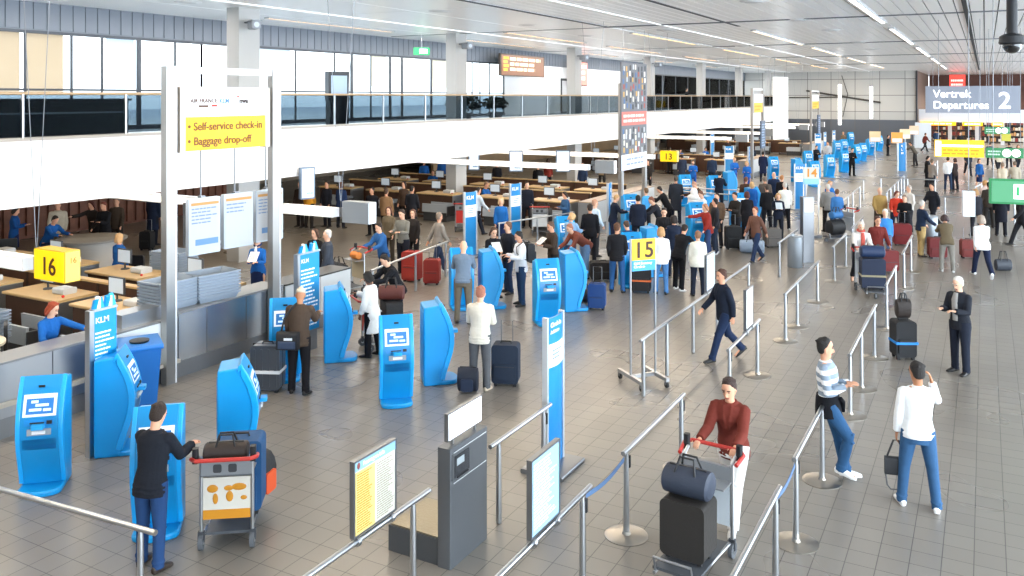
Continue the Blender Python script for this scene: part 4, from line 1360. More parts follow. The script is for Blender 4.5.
bin_(P(795, 267), 'round grey steel bin standing beside the slim steel pillar')
bin_(P(931, 243), 'round grey steel bin behind the old man in navy jacket')
bin_(P(585, 196), 'round steel bin by the counter of the second island')
t = thing('wheelie_bin', 'blue wheelie bin with black lid opening behind the kiosk', 'bin', (*P(139, 408), 0), math.radians(58))
MB().add([(x * (.23 if z < .5 else .29), y * (.25 if z < .5 else .33), z) for z in (.06, .98) for x, y in ((-1, -1), (1, -1), (1, 1), (-1, 1))], [(3, 2, 1, 0), (4, 5, 6, 7), (0, 1, 5, 4), (1, 2, 6, 5), (2, 3, 7, 6), (3, 0, 4, 7)]).build('body', mat('1767b4', .45), t)
MB().rbox(-.32, .32, -.36, .38, .98, 1.06, .03, 'x').build('lid', mat('1f74c6', .4), t)
MB().lathe([(.14, 1.055), (.15, 1.09), (.12, 1.095)], (0, -.05), 20).build('opening', BLACK, t)
MB().tube([(-.28, .4, .98), (.28, .4, .98)], .02, 8).build('grip_bar', mat('1458a0', .4), t)
for s in (-1, 1):
    MB().tube([(s * .26 - .03, .27, .1), (s * .26 + .03, .27, .1)], .1, 16).build('wheel', RUBBER, t)
MB().lathe([(.22, 0), (.25, .008), (.25, .02)], (0, 0), 4).build('base_rim', mat('0f4f92', .5), t)

# office chair and round table behind the first counter
for x, y, rz, lb in ((-14.6, 9.0, 2.6, 'black office chair behind the red-haired staff woman'), (-18.15, 13.85, .4, 'black office chair at the desk with blonde staff'), (-20.6, 13.95, 2, 'black office chair beside the wooden desk near the portal'), (-23.2, 13.9, 1, 'black office chair at the back of the first island')):
    t = thing('office_chair', lb, 'chair', (x, y, 0), rz, 'black office chairs')
    MB().rbox(-.24, .24, -.24, .24, .44, .52, .04, 'z').build('seat', BLACK, t)
    MB().rbox(-.22, .22, .22, .28, .56, 1.05, .05, 'y').build('backrest', BLACK, t)
    MB().tube([(0, 0, .08), (0, 0, .44)], .03, 8).build('gas_column', STEELD, t)
    MB().tube([(0, .1, .46), (0, .3, .48), (0, .29, .7)], .02, 6).build('back_arm', STEELD, t)
    for k in range(5):
        a = k * 2 * PI / 5
        MB().tube([(0, 0, .1), (.28 * math.cos(a), .28 * math.sin(a), .05)], .02, 6).build('leg', DKGREY, t)
        MB().ell((.28 * math.cos(a), .28 * math.sin(a), .03), (.03, .03, .03), 8, 5).build('castor', RUBBER, t)
for x, y, r, lb in ((-14.0, 7.72, .55, 'round cream-topped table at the edge of the photo'), (-21.5, 15.2, .9, 'round grey table with a monitor behind the blonde staff')):
    t = thing('round_table', lb, 'table', (x, y, 0))
    MB().lathe([(r - .02, 1.0), (r, 1.01), (r, 1.05), (r - .02, 1.06)], n=32).build('tabletop', mat('d9cbb0' if r < .7 else '8f8b86', .4), t)
    MB().lathe([(r * .9, 0), (r * .88, .02), (r * .86, 1.0)], n=28).build('drum', mat('c9c4ba' if r < .7 else 'b0aca6', .5), t)
    MB().lathe([(r * .94, 0), (r * .94, .06)], n=28).build('plinth', STEELD, t)

# shelving of the shops under the far fascia
for i, (x, y, c, lb) in enumerate(((-4.0, 106, '6b2f26', 'shop shelf unit with reddish goods nearest the white shop pillar'), (-1.6, 107, '3c2f2a', 'shop shelf unit with dark goods second from the white shop pillar'), (.8, 106, '8a6a44', 'shop shelf unit with tan goods third from the white shop pillar'), (3.0, 107, '4a3038', 'shop shelf unit with plum goods farthest from the white shop pillar'))):
    t = thing('shop_shelf', lb, 'shelf', (x, y, 0), 0, 'shop shelf units')
    MB().box(-1.1, 1.1, .25, .3, 0, 2.3).build('back_panel', mat('2d2623', .6), t)
    for k in range(4):
        MB().box(-1.1, 1.1, -.25, .25, .1 + k * .6, .14 + k * .6).build('shelf_board', mat('57473c', .5), t)
        rs = random.Random(i * 9 + k)
        xx = -1.05
        while xx < .9:
            w = rs.uniform(.12, .3)
            MB().rbox(xx, xx + w, -.2, .15, .14 + k * .6, .14 + k * .6 + rs.uniform(.25, .42), .02, 'y', 2).build('goods_box', mat(rs.choice((c, 'b98a5a', '2a2a30', 'c9c2b4', '7a2a24')), .6), t)
            xx += w + .04

for i, (y, xa, lb) in enumerate(((11.44, -13.5, 'long brown wooden partition between the desk rows behind the steel counter'), (31.2, -13.6, 'long brown wooden partition between the desk rows of the second island'), (35.0, -13.6, 'long brown wooden partition behind the farther row of the second island'), (55.2, -14, 'long brown wooden partition in the third island'), (77.4, -14, 'long brown wooden partition in the farthest island'))):
    t = thing('wood_partition', lb, 'partition', (xa, y, 0), 0, 'wooden desk partitions')
    MB().box(-12, 0, -.05, .05, .05, 1.12).build('panel', mat('56392a', .55, vary=.25, scale=5), t)
    MB().box(-12.03, .03, -.09, .09, 1.12, 1.16).build('cap_board', WOODL, t)
    for k in range(6):
        MB().box(-.06 - 2.38 * k, -2.38 * k, -.07, .07, 0, 1.12).build('post', mat('3d2a20', .5), t)
# ================================================================ people
D = math.radians
POSES = {  # lean, left arm, right arm (flex, abduct, elbow, inward), left leg, right leg (hip, knee, abduct), head yaw, head pitch, twist
    'stand': (2, (4, 9, 14, .1), (4, 9, 14, .1), (2, 3, 3), (-2, 3, 3), 8, 4, 0),
    'relax': (0, (-4, 8, 22, .2), (6, 10, 30, .3), (6, 12, 4), (-3, 2, 5), -20, 6, 6),
    'type': (8, (26, 10, 66, .25), (30, 10, 62, .25), (3, 4, 3), (-3, 3, 4), 0, 22, 0),
    'typing1': (6, (4, 8, 15, .1), (38, 8, 60, .2), (3, 4, 3), (-4, 4, 4), 5, 20, 0),
    'hold': (3, (16, 8, 84, .45), (14, 8, 88, .45), (2, 3, 3), (-2, 3, 3), 0, 18, 0),
    'fold': (0, (24, 10, 96, .85), (22, 10, 100, .85), (4, 6, 3), (-2, 3, 5), 12, 4, 0),
    'phone': (2, (2, 9, 8, .05), (52, 18, 136, .5), (5, 5, 7), (-5, 4, 8), 25, 10, 6),
    'walkA': (5, (-20, 8, 16, .1), (22, 8, 24, .1), (24, 6, 1), (-20, 24, 1), 0, 5, 0),
    'walkB': (5, (22, 8, 24, .1), (-20, 8, 16, .1), (-20, 24, 1), (24, 6, 1), 0, 5, 0),
    'push': (12, (34, 6, 40, .05), (34, 6, 40, .05), (24, 8, 1), (-20, 22, 1), 0, 8, 0),
    'pull': (4, (-28, 10, 6, 0), (14, 8, 20, .1), (20, 5, 1), (-17, 20, 1), 6, 4, 0),
    'bend': (52, (12, 8, 26, .15), (18, 8, 30, .15), (6, 8, 5), (-4, 6, 5), 0, -12, 0),
    'stoop': (26, (40, 8, 40, .2), (44, 8, 36, .2), (8, 10, 4), (-6, 5, 4), 0, 14, 0),
    'lean': (-4, (16, 8, 98, .8), (12, 9, 100, .85), (14, 3, 1), (34, 46, -6), 14, 6, 0),
    'reach': (8, (6, 8, 20, .1), (72, 6, 14, .05), (8, 6, 3), (-6, 5, 3), 0, 10, 10),
    'reachL': (10, (66, 30, 12, .0), (24, 10, 40, .2), (6, 6, 3), (-4, 5, 3), 30, 14, 0),
    'sit': (8, (26, 8, 66, .3), (26, 8, 66, .3), (84, 84, 4), (84, 84, 4), 0, 14, 0),
    'rest': (3, (10, 12, 34, .2), (22, 16, 30, .0), (4, 4, 3), (-3, 3, 4), 8, 4, 0),
}


def person_points(pose, fem):
    lean, aL, aR, lL, lR, hy, hp, tw = POSES[pose]
    L = D(lean)
    tw = D(tw)
    hw = .10 if fem else .095

    def T(x, y, z):
        if z > 1.1:
            x, y = x * math.cos(tw) - y * math.sin(tw), x * math.sin(tw) + y * math.cos(tw)
        dz = z - .95
        return Vector((x, y * math.cos(L) - dz * math.sin(L), .95 + dz * math.cos(L) + y * math.sin(L)))
    J = {'T': T, 'head': (D(hy) + tw, D(hp) + L * .75)}
    for s, nm, (hf, kf, ab) in ((1, 'L', lL), (-1, 'R', lR)):
        hf, kf, ab = D(hf), D(kf), D(ab)
        hip = Vector((s * hw, 0, .92))
        kn = hip + Vector((s * math.sin(ab), -math.sin(hf), -math.cos(hf))).normalized() * .43
        an = kn + Vector((s * math.sin(ab) * .6, -math.sin(hf - kf), -math.cos(hf - kf))).normalized() * .41
        fp = max(0, kf - hf) * .9
        fd = Vector((s * .18, -math.cos(fp), -math.sin(fp))).normalized()
        J[nm] = (hip, kn, an, fd)
    for s, nm, (fl, ab, el, inw) in ((1, 'aL', aL), (-1, 'aR', aR)):
        fl, ab, el = D(fl) + L * .25, D(ab), D(el)
        sh = T(s * (.148 if fem else .172), .005, 1.415)
        u = Vector((s * math.sin(ab), -math.sin(fl) * math.cos(ab), -math.cos(fl) * math.cos(ab))).normalized()
        v = Vector((s * math.sin(ab) * .7 - s * inw, -math.sin(fl + el), -math.cos(fl + el))).normalized()
        eb = sh + u * .29
        wr = eb + v * .25
        J[nm] = (sh, eb, wr, v)
    low = min(min(J[n][2].z - .085, (J[n][2] + J[n][3] * .2).z - .055) for n in 'LR')
    J['dz'] = -low
    return J


def voxel(mb, vox, name, smooth=3, dec=None):
    me = bpy.data.meshes.new(name)
    me.from_pydata(mb.v, [], mb.f)
    bm = bmesh.new()
    bm.from_mesh(me)
    bmesh.ops.recalc_face_normals(bm, faces=bm.faces)
    bm.to_mesh(me)
    bm.free()
    o = bpy.data.objects.new('tmp', me)
    COL.objects.link(o)
    r = o.modifiers.new('r', 'REMESH')
    r.mode = 'VOXEL'
    r.voxel_size = vox
    sm = o.modifiers.new('s', 'SMOOTH')
    sm.factor = .5
    sm.iterations = smooth
    out = bpy.data.meshes.new_from_object(o.evaluated_get(bpy.context.evaluated_depsgraph_get()))
    bpy.data.objects.remove(o)
    bpy.data.meshes.remove(me)
    out.name = name
    out.shade_smooth()
    return out


def torso_rings(fem, infl=0.0, z0=.84, z1=1.47, bulk=1.0):
    R = [(.80, .165, .115, .01), (.88, .168 + .01 * fem, .12, .01), (.96, .165 + .006 * fem, .115, .008), (1.08, .142 - .012 * fem, .102, 0), (1.2, .15 - .008 * fem, .108 + .008 * fem, 0),
         (1.3, .172 - .018 * fem, .118 + .012 * fem, -.004), (1.38, .182 - .02 * fem, .105, .004), (1.425, .168 - .02 * fem, .085, .008), (1.462, .108, .068, .01), (1.50, .064, .06, .012)]
    return [(z, (rx * bulk + infl), (ry * bulk + infl), y) for z, rx, ry, y in R if z0 - .05 <= z <= z1]


HEADR = [(1.512, .026, .03, -.062), (1.53, .044, .048, -.04), (1.56, .058, .068, -.02), (1.60, .067, .083, -.007), (1.64, .073, .092, 0), (1.68, .074, .095, .004), (1.715, .067, .086, .006), (1.74, .05, .065, .006), (1.757, .022, .03, .006)]


def head_fn(J):
    T = J['T']
    yaw, pit = J['head']
    piv = T(0, .012, 1.52)
    cy, sy, cp, sp = math.cos(yaw), math.sin(yaw), math.cos(pit), math.sin(pit)

    def Hd(x, y, z):
        dz = z - 1.52
        y, dz = y * cp - dz * sp, dz * cp + y * sp
        x, y = x * cy - y * sy, x * sy + y * cy
        return piv + Vector((x, y, dz))
    return Hd


def ring_tube(mb, pts, radii, xdir, n=14):
    mb.tube(pts, radii, n, ref=xdir)


PCACHE = {}


def person_meshes(pose, fem, top, legs, hair, lod, bulk):
    J = person_points(pose, fem)
    T, Hd, dz = J['T'], head_fn(J), J['dz']
    up = Vector((0, 0, dz))
    vox = (.011, .015, .024)[lod]
    X = (T(1, 0, 1.3) - T(0, 0, 1.3)).normalized()
    HX = Hd(1, 0, 1.6) - Hd(0, 0, 1.6)
    key = (pose, fem, lod, bulk)
    out = {}
    if key not in PCACHE:
        b = MB()
        rs = torso_rings(fem, -.004, .92, bulk=bulk)
        b.tube([T(0, y, z) + up for z, rx, ry, y in rs], [(rx, ry) for z, rx, ry, y in rs], 16, ref=X, rnd=.3)
        b.tube([T(0, .012, 1.42) + up, T(0, .008, 1.5) + up, Hd(0, .01, 1.57) + up], [.062, .054, .052], 12, ref=X)
        b.tube([Hd(0, y, z) + up for z, rx, ry, y in HEADR], [(rx, ry) for z, rx, ry, y in HEADR], 16, ref=HX)
        b.tube([Hd(0, -.086, 1.648) + up, Hd(0, -.098, 1.625) + up, Hd(0, -.108, 1.602) + up, Hd(0, -.085, 1.592) + up], [.009, .012, .016, .012], 8, rnd=.5)
        for s in (-1, 1):
            b.tube([Hd(s * .066, .0, 1.652) + up, Hd(s * .078, .008, 1.63) + up, Hd(s * .066, -.002, 1.588) + up], [(.012, .018), (.013, .022), (.01, .012)], 8, rnd=.4)
            sh, eb, wr, v = J['aL' if s > 0 else 'aR']
            sh, eb, wr = sh + up, eb + up, wr + up
            k = .9 if fem else 1
            b.tube([sh, sh.lerp(eb, .35), eb, eb.lerp(wr, .3), wr], [.052 * k, .046 * k, .038 * k, .038 * k, .025 * k], 10, rnd=.5)
            # the hand: palm, four bent fingers, a thumb leaving its side
            fwd = v
            side = Vector((-s, 0, 0)) if abs(v.x) < .8 else Vector((0, -1, 0))
            nrm = fwd.cross(side).normalized()
            side = nrm.cross(fwd).normalized()
            curl = side if abs(v.z) > .6 else Vector((0, 0, -1))
            acr = fwd.cross(curl).normalized()
            curl = acr.cross(fwd).normalized() * (1 if acr.cross(fwd).dot(curl) > 0 else -1)
            b.tube([wr - fwd * .01, wr + fwd * .04, wr + fwd * .088], [(.026, .018), (.038, .016), (.040, .013)], 10, ref=acr, rnd=.3)
            for j, (off, ln) in enumerate(((-.031, .058), (-.0105, .07), (.0105, .075), (.031, .066))):
                q = wr + fwd * .085 + acr * off
                p1 = q + (fwd + curl * .35).normalized() * ln * .5
                p2 = p1 + (fwd * .6 + curl * .8).normalized() * ln * .55
                b.tube([q, p1, p2], [.0095, .009, .0075], 6, rnd=.6)
            tb = wr + fwd * .03 + acr * (-.036) * (1 if acr.y < 0 or True else -1)
            b.tube([tb, tb + (fwd * .6 - acr * .8).normalized() * .035, tb + (fwd * .6 - acr * .8).normalized() * .035 + (fwd + curl * .4).normalized() * .035], [.013, .011, .009], 6, rnd=.6)
            hip, kn, an, fd = J['L' if s > 0 else 'R']
            hip, kn, an = hip + up, kn + up, an + up
            b.tube([hip + Vector((0, 0, .03)), hip.lerp(kn, .3), kn, kn.lerp(an, .3), an, an - Vector((0, 0, .05))], [(.085, .09), (.08, .085), .053, (.05, .056), .034, .034], 12, ref=(1, 0, 0), rnd=.3)
            b.tube([an - fd * .05 - Vector((0, 0, .05)), an + fd * .06 - Vector((0, 0, .045)), an + fd * .17 - Vector((0, 0, .058))], [(.03, .03), (.04, .03), (.036, .02)], 8, ref=(1, 0, 0), rnd=.5)
        PCACHE[key] = voxel(b, vox, 'body', 2)
    out['body'] = PCACHE[key]
    # ---- hair
    key = ('hair', pose, fem, hair, lod)
    if key not in PCACHE and hair != 'bald':
        h = MB()

        def hr(rows, n=16):
            h.tube([Hd(0, y, z) + up for z, rx, ry, y in rows], [(rx, ry) for z, rx, ry, y in rows], n, ref=HX, rnd=.35)
        if hair == 'cap':
            hr([(1.675, .083, .104, .002), (1.70, .083, .104, .004), (1.735, .066, .083, .006), (1.765, .03, .04, .006)])
            h.tube([Hd(0, -.06, 1.69) + up, Hd(0, -.13, 1.682) + up, Hd(0, -.175, 1.668) + up], [(.07, .014), (.065, .01), (.04, .007)], 12, ref=HX)
        else:
            hr([(1.572, .055, .04, .052), (1.60, .076, .058, .044), (1.64, .083, .076, .033), (1.675, .085, .084, .028), (1.702, .083, .088, .020), (1.728, .074, .084, .012), (1.756, .052, .064, .008), (1.774, .022, .028, .008)])
            if lod < 2:
                rt = random.Random(len(pose) + len(hair))
                for q in range(22):
                    a, bb = rt.uniform(0, 2 * PI), rt.uniform(.15, 1.2)
                    h.ell(Hd(.078 * math.cos(a) * math.cos(bb), .022 + .082 * math.sin(a) * math.cos(bb) + .01, 1.70 + .055 * math.sin(bb)) + up, (.018, .02, .014), 8, 5)
            if hair in ('long', 'bob'):
                z0 = 1.40 if hair == 'long' else 1.53
                for s in (-1, 1):
                    h.tube([Hd(s * .055, -.012, 1.735) + up, Hd(s * .083, .0, 1.66) + up, Hd(s * .088, .02, 1.58) + up, Hd(s * .075, .05, z0) + up], [(.03, .04), (.022, .045), (.024, .045), (.02, .03)], 10, rnd=.5)
                h.tube([Hd(0, .07, 1.70) + up, Hd(0, .088, 1.6) + up, Hd(0, .085, z0) + up], [(.06, .035), (.078, .035), (.07, .022)], 12, ref=HX, rnd=.5)
            if hair == 'bun':
                h.ell(Hd(0, .115, 1.69) + up, (.045, .04, .045))
            if hair == 'fur':
                h.ell(Hd(0, .02, 1.63) + up, (.14, .13, .17))
                h.ell(T(0, .02, 1.44) + up, (.26, .17, .13))
        PCACHE[key] = voxel(h, vox, 'hair', 2 if hair != 'cap' else 1)
    out['hair'] = PCACHE.get(key)
    # ---- upper clothing
    kind, sleeve, hem, th = {'jacket': ('jacket', .97, .80, .024), 'sweater': ('sweater', .95, .86, .017), 'coat': ('coat', .97, .50, .026), 'shirt': ('shirt', .93, .86, .013), 'blazer': ('blazer', .96, .78, .018), 'tee': ('tee', .4, .86, .013)}[top]
    key = ('top', pose, fem, top, lod, bulk)
    if key not in PCACHE:
        c = MB()
        rs = torso_rings(fem, th, hem, 1.475, bulk)
        rs = [r for r in rs if r[0] >= hem]
        r0 = rs[0]
        if hem >= .78:
            rs = [(hem, r0[1] + .004, r0[2] + .006, r0[3])] + [r for r in rs if r[0] > hem + .02]
        c.tube([T(0, y, z) + up for z, rx, ry, y in rs], [(rx, ry) for z, rx, ry, y in rs], 20, ref=X)
        if hem < .78:
            lp = [J[n][1] for n in 'LR']
            mid = (lp[0] + lp[1]) / 2
            c.tube([T(0, .01, .93) + up, Vector((mid.x * .6, mid.y * .6 + .005, .70)) + up, Vector((mid.x, mid.y, hem)) + up], [(.185, .14), (.195, .15 + abs(lp[0].y - lp[1].y) * .22), (.205, .16 + abs(lp[0].y - lp[1].y) * .42)], 20, ref=(1, 0, 0))
        c.tube([T(0, .014, 1.44) + up, T(0, .014, 1.488) + up], [.085, .07] if top in ('sweater', 'shirt', 'tee') else [.092, .083], 14, ref=X)
        for s in (-1, 1):
            sh, eb, wr, v = J['aL' if s > 0 else 'aR']
            sh, eb, wr = sh + up, eb + up, wr + up
            e2 = eb.lerp(wr, sleeve) if sleeve > .5 else None
            if e2 is not None:
                c.tube([sh - (eb - sh).normalized() * .01, sh.lerp(eb, .35), eb, eb.lerp(wr, .4), e2], [.046 + th, .045 + th, .040 + th, .037 + th, .029 + th], 12, rnd=0)
            else:
                c.tube([sh, sh.lerp(eb, .7)], [.056 + th, .05 + th], 12)
            c.ell(sh + Vector((-s * .01, 0, -.004)), (.05 + th * .7, .05 + th * .7, .046 + th * .5), 12, 7)
            if top in ('jacket', 'blazer', 'coat') and lod < 2:
                c.tube([T(s * .05, -.075, 1.47) + up, T(s * .035, -.125 - th * .6, 1.33) + up, T(s * .012, -.125 - th * .5, 1.2) + up], [.014, .017, .008], 6, rnd=.4)
        if lod < 2:   # folds at the waist and elbows
            for zz in (hem + .05, hem + .1) if hem > .7 else ():
                rr = [r for r in rs if r[0] >= zz - .06][:1][0]
                c.tube([T((rr[1] - .002) * math.cos(a), rr[3] + (rr[2] - .002) * math.sin(a), zz + .008 * math.sin(5 * a)) + up for a in [2 * PI * q / 16 for q in range(17)]], .009, 6)
        PCACHE[key] = voxel(c, vox, top, 2)
    out['top'] = PCACHE[key]
    # ---- lower clothing and shoes
    key = ('legs', pose, fem, legs, lod, bulk)
    if key not in PCACHE:
        c = MB()
        if legs == 'skirt':
            ks = [J[n][1] for n in 'LR']
            mid = (ks[0] + ks[1]) / 2
            c.tube([Vector((0, .008, 1.0)) + up, Vector((0, .008, .88)) + up, Vector((mid.x, mid.y, .5)) + up], [(.15, .115), (.19, .14), (.17, .13 + abs(ks[0].y - ks[1].y) * .4)], 18, ref=(1, 0, 0))
        else:
            q = .014 if legs == 'trousers' else .01
            rs = [r for r in torso_rings(fem, q * .6, .84, 1.03, bulk)]
            c.tube([T(0, y, z) + up if z > .95 else Vector((0, y, z)) + up for z, rx, ry, y in rs], [(rx, ry) for z, rx, ry, y in rs], 18, ref=(1, 0, 0))
            for s, n in ((1, 'L'), (-1, 'R')):
                hip, kn, an, fd = J[n]
                hip, kn, an = hip + up, kn + up, an + up
                lo = an + (an - kn).normalized() * .045
                c.tube([hip + Vector((0, 0, .03)), hip.lerp(kn, .25), kn, kn.lerp(an, .35), kn.lerp(an, .8), lo], [(.09 + q, .098 + q), (.086 + q, .092 + q), (.06 + q, .064 + q), (.055 + q, .062 + q), (.05 + q, .056 + q), (.052 + q, .06 + q)], 14, ref=(1, 0, 0))
                if lod < 2:
                    for zz in (.05, -.06):
                        m = kn + Vector((0, 0, zz))
                        c.tube([m + Vector((-.05, -.05, .01)), m + Vector((0, -.066, 0)), m + Vector((.05, -.05, -.012))], .012, 6, rnd=.4)
                    m = an + Vector((0, 0, .03))
                    c.tube([m + Vector((.062 * math.cos(a), .068 * math.sin(a), .008 * math.sin(3 * a))) for a in [2 * PI * w / 12 for w in range(13)]], .01, 6)
        PCACHE[key] = voxel(c, vox, legs, 2)
    out['legs'] = PCACHE[key]
    for s, n in ((1, 'L'), (-1, 'R')):
        key = ('shoe', pose, n, lod > 1)
        if key not in PCACHE:
            hip, kn, an, fd = J[n]
            an = an + up
            dn = Vector((0, 0, -1))
            dn = (dn - fd * dn.dot(fd)).normalized()
            c = MB()
            c.tube([an - fd * .065 + dn * .045, an - fd * .03 + dn * .04, an + fd * .05 + dn * .045, an + fd * .13 + dn * .055, an + fd * .19 + dn * .062], [(.034, .036), (.042, .044), (.046, .04), (.05, .03), (.036, .02)], 12, ref=fd.cross(dn), rnd=.45)
            c.tube([an - fd * .07 + dn * .078, an + fd * .05 + dn * .078, an + fd * .14 + dn * .078, an + fd * .2 + dn * .076], [(.036, .009), (.043, .009), (.05, .009), (.034, .008)], 12, ref=fd.cross(dn), rnd=.4)
            c.tube([an + Vector((0, 0, .0)), an + dn * .05], [.045, .048], 10)
            PCACHE[key] = voxel(c, .011 if lod < 2 else .018, 'shoe', 2)
        out['shoe' + n] = PCACHE[key]
    return out, J, Hd


def stripes_mat(a, b):
    m = bpy.data.materials.new('stripes')
    m.use_nodes = True
    nt = m.node_tree
    bs = nt.nodes['Principled BSDF']
    bs.inputs['Roughness'].default_value = .85
    tc = nt.nodes.new('ShaderNodeTexCoord')
    sp = nt.nodes.new('ShaderNodeSeparateXYZ')
    mu = nt.nodes.new('ShaderNodeMath')
    mu.operation = 'MULTIPLY'
    mu.inputs[1].default_value = 8.6
    fr = nt.nodes.new('ShaderNodeMath')
    fr.operation = 'FRACT'
    gt = nt.nodes.new('ShaderNodeMath')
    gt.operation = 'GREATER_THAN'
    gt.inputs[1].default_value = .5
    mx = nt.nodes.new('ShaderNodeMix')
    mx.data_type = 'RGBA'
    mx.inputs[6].default_value = lin(a)
    mx.inputs[7].default_value = lin(b)
    L = nt.links.new
    L(tc.outputs['Object'], sp.inputs[0])
    L(sp.outputs['Z'], mu.inputs[0])
    L(mu.outputs[0], fr.inputs[0])
    L(fr.outputs[0], gt.inputs[0])
    L(gt.outputs[0], mx.inputs[0])
    L(mx.outputs[2], bs.inputs['Base Color'])
    return m


SKIN = {'l': 'd9a183', 'p': 'e2b296', 't': 'b57f5e', 'd': '6b4632'}
PEOPLE = {}


def person(px, py, phi, pose, top, legs, hair, label, h=1.74, by='f', fem=0, skin='l', shoes='1c1a1a', bulk=1.0, key=None, xy=None, topm=None):
    if xy:
        x, y = xy
    elif by == 'f':
        x, y = P(px, py)
    else:
        J0 = person_points(pose, fem)
        hh = (head_fn(J0)(0, 0, 1.76) + Vector((0, 0, J0['dz']))).z * h / 1.76
        x, y = P(px, py, hh)
    dist = math.hypot(x, y)
    lod = 0 if dist < 15.5 else 1 if dist < 27 else 2
    tk, tc = top.split(':')
    lk, lc = legs.split(':')
    hk, hc = hair.split(':')
    ms, J, Hd = person_meshes(pose, fem, tk, lk, hk, lod, bulk)
    rz = D(phi) + YAW
    t = thing('person', label, 'person', (x, y, 0), rz)
    s = h / 1.76
    t.scale = (s, s, s)
    put('body', ms['body'], mat(SKIN[skin], .55, spec=.35), t)
    if ms['hair']:
        put({'cap': 'cap', 'fur': 'fur_hood'}.get(hk, 'hair'), ms['hair'], mat(hc, .75, bump=.6, scale=70, vary=.2), t)
    put(tk, ms['top'], topm or fabric(tc), t)
    put(lk, ms['legs'], fabric(lc), t)
    for n in 'LR':
        put('shoe', ms['shoe' + n], mat(shoes, .5), t)
    if lod < 2:
        dz = Vector((0, 0, J['dz']))
        for sd in (-1, 1):
            MB().ell(Hd(sd * .03, -.083, 1.648) + dz, (.013, .009, .007), 8, 5).build('eye', mat('1b1512', .3), t)
            MB().tube([Hd(sd * .014, -.091, 1.668) + dz, Hd(sd * .03, -.089, 1.673) + dz, Hd(sd * .048, -.078, 1.667) + dz], .005, 6, rnd=.5).build('eyebrow', mat(hc if hk not in ('cap', 'bald', 'fur') else '4a3a30', .8), t)
        MB().tube([Hd(-.024, -.080, 1.566) + dz, Hd(0, -.089, 1.567) + dz, Hd(.024, -.080, 1.566) + dz], .006, 6, rnd=.6).build('mouth', mat('a3594e', .5), t)
    if key:
        PEOPLE[key] = (t, J, Hd, s, rz)
    return t


def on_person(key, v):
    """world point of a spot given in a person's own frame"""
    t, J, Hd, s, rz = PEOPLE[key]
    c, sn = math.cos(rz), math.sin(rz)
    v = Vector(v) * s
    return Vector((t.location.x + c * v.x - sn * v.y, t.location.y + sn * v.x + c * v.y, v.z))


def hand(key, which):
    t, J, Hd, s, rz = PEOPLE[key]
    return on_person(key, J[which][2] + J[which][3] * .1 + Vector((0, 0, J['dz'])))


def backpack(key, label, c, c2, drop=0.0, dx=0.0):
    t, J, Hd, s, rz = PEOPLE[key]
    p = on_person(key, J['T'](dx, .215, 1.0 - drop) + Vector((0, 0, J['dz'])))
    b = thing('backpack', label, 'backpack', p, rz)
    MB().rbox(-.16, .16, -.085, .085, 0, .46, .07, 'x', 4).build('body', mat(c, .7, bump=.2, scale=25), b)
    MB().rbox(-.12, .12, .07, .13, .05, .27, .03, 'x').build('pocket', mat(c2, .7), b)
    MB().tube([(-.05, .0, .45), (-.04, .0, .5), (.04, 0, .5), (.05, 0, .45)], .01, 6).build('grab_loop', BLACK, b)
    for sd in (-1, 1):
        MB().tube([(sd * .11, -.07, .40), (sd * .12, -.09, .50), (sd * .125, -.2, .51), (sd * .13, -.37, .40), (sd * .13, -.36, .25), (sd * .15, -.22, .12), (sd * .13, -.08, .06)], (.012), 6).build('strap', BLACK, b)
    return b


def paper(key, label, c='f1f3f5', w=.22, h=.3):
    a, b = hand(key, 'aL'), hand(key, 'aR')
    p = (a + b) / 2
    rz = PEOPLE[key][4]
    t = thing('paper_sheet', label, 'paper', p, rz)
    t.rotation_euler = (D(-50), 0, rz)
    MB().box(-w / 2, w / 2, -.002, .002, 0, h).build('sheet', mat(c, .6), t)
    textlines(MB(), -w * .4, w * .4, h * .15, h * .9, -.003, 7, 3).build('printed_lines', mat('b4bac2', .6), t)
    return t


J_ = 'jacket:'
# ---- the open floor, nearest first
person(918, 507, 165, 'phone', 'sweater:f1f3f5', 'jeans:35597f', 'short:1c1613', 'man in white sweater and jeans seen from behind with hand at his ear', 1.73, shoes='f2f2f0', key='white', skin='t')
person(829, 476, 62, 'lean', 'sweater:e4e8ec', 'jeans:2f557c', 'short:17120f', 'man in grey and white striped sweater leaning on a rail with crossed legs', 1.80, shoes='f0f0ee', key='strip', topm=stripes_mat('8796a6', 'eef1f4'))
person(960, 373, -62, 'hold', 'jacket:23262e', 'trousers:1e2330', 'short:d8d2cb', 'white-haired man in dark suit standing alone on the bright floor', 1.72, skin='p', key='suit')
person(733, 521, -34, 'push', 'jacket:6d2f26', 'trousers:d9d6d2', 'short:33211b', 'person in red-brown jacket and pale trousers pushing a loaded trolley', 1.74, shoes='b9b6b2', key='red')
person(724, 360, -75, 'walkA', 'jacket:1a2130', 'jeans:1e2c48', 'short:4a2d22', 'person in navy jacket and jeans striding past the blank white board', 1.74, key='navy')
person(299, 393, 176, 'typing1', 'jacket:4b3d33', 'trousers:17161a', 'cap:c9c0ac', 'man in brown jacket and beige cap standing at a kiosk with his back turned', 1.74, skin='t', key='cap')
person(372, 356, -112, 'typing1', 'coat:e3e4e2', 'trousers:15151a', 'bob:16120f', 'woman in knee-length white coat with black bobbed hair using a kiosk', 1.60, fem=1, skin='d', key='coat')
person(398, 331, -60, 'stoop', 'jacket:17181d', 'trousers:1a2136', 'short:1b1512', 'man in black jacket bending towards the trolley with orange-red plate', 1.70, skin='p')
person(480, 389, 168, 'hold', 'jacket:d8d2c4', 'trousers:56585c', 'short:a56a55', 'person in beige shirt and grey trousers with reddish hair seen from behind', 1.72, shoes='c8b8a4', skin='p')
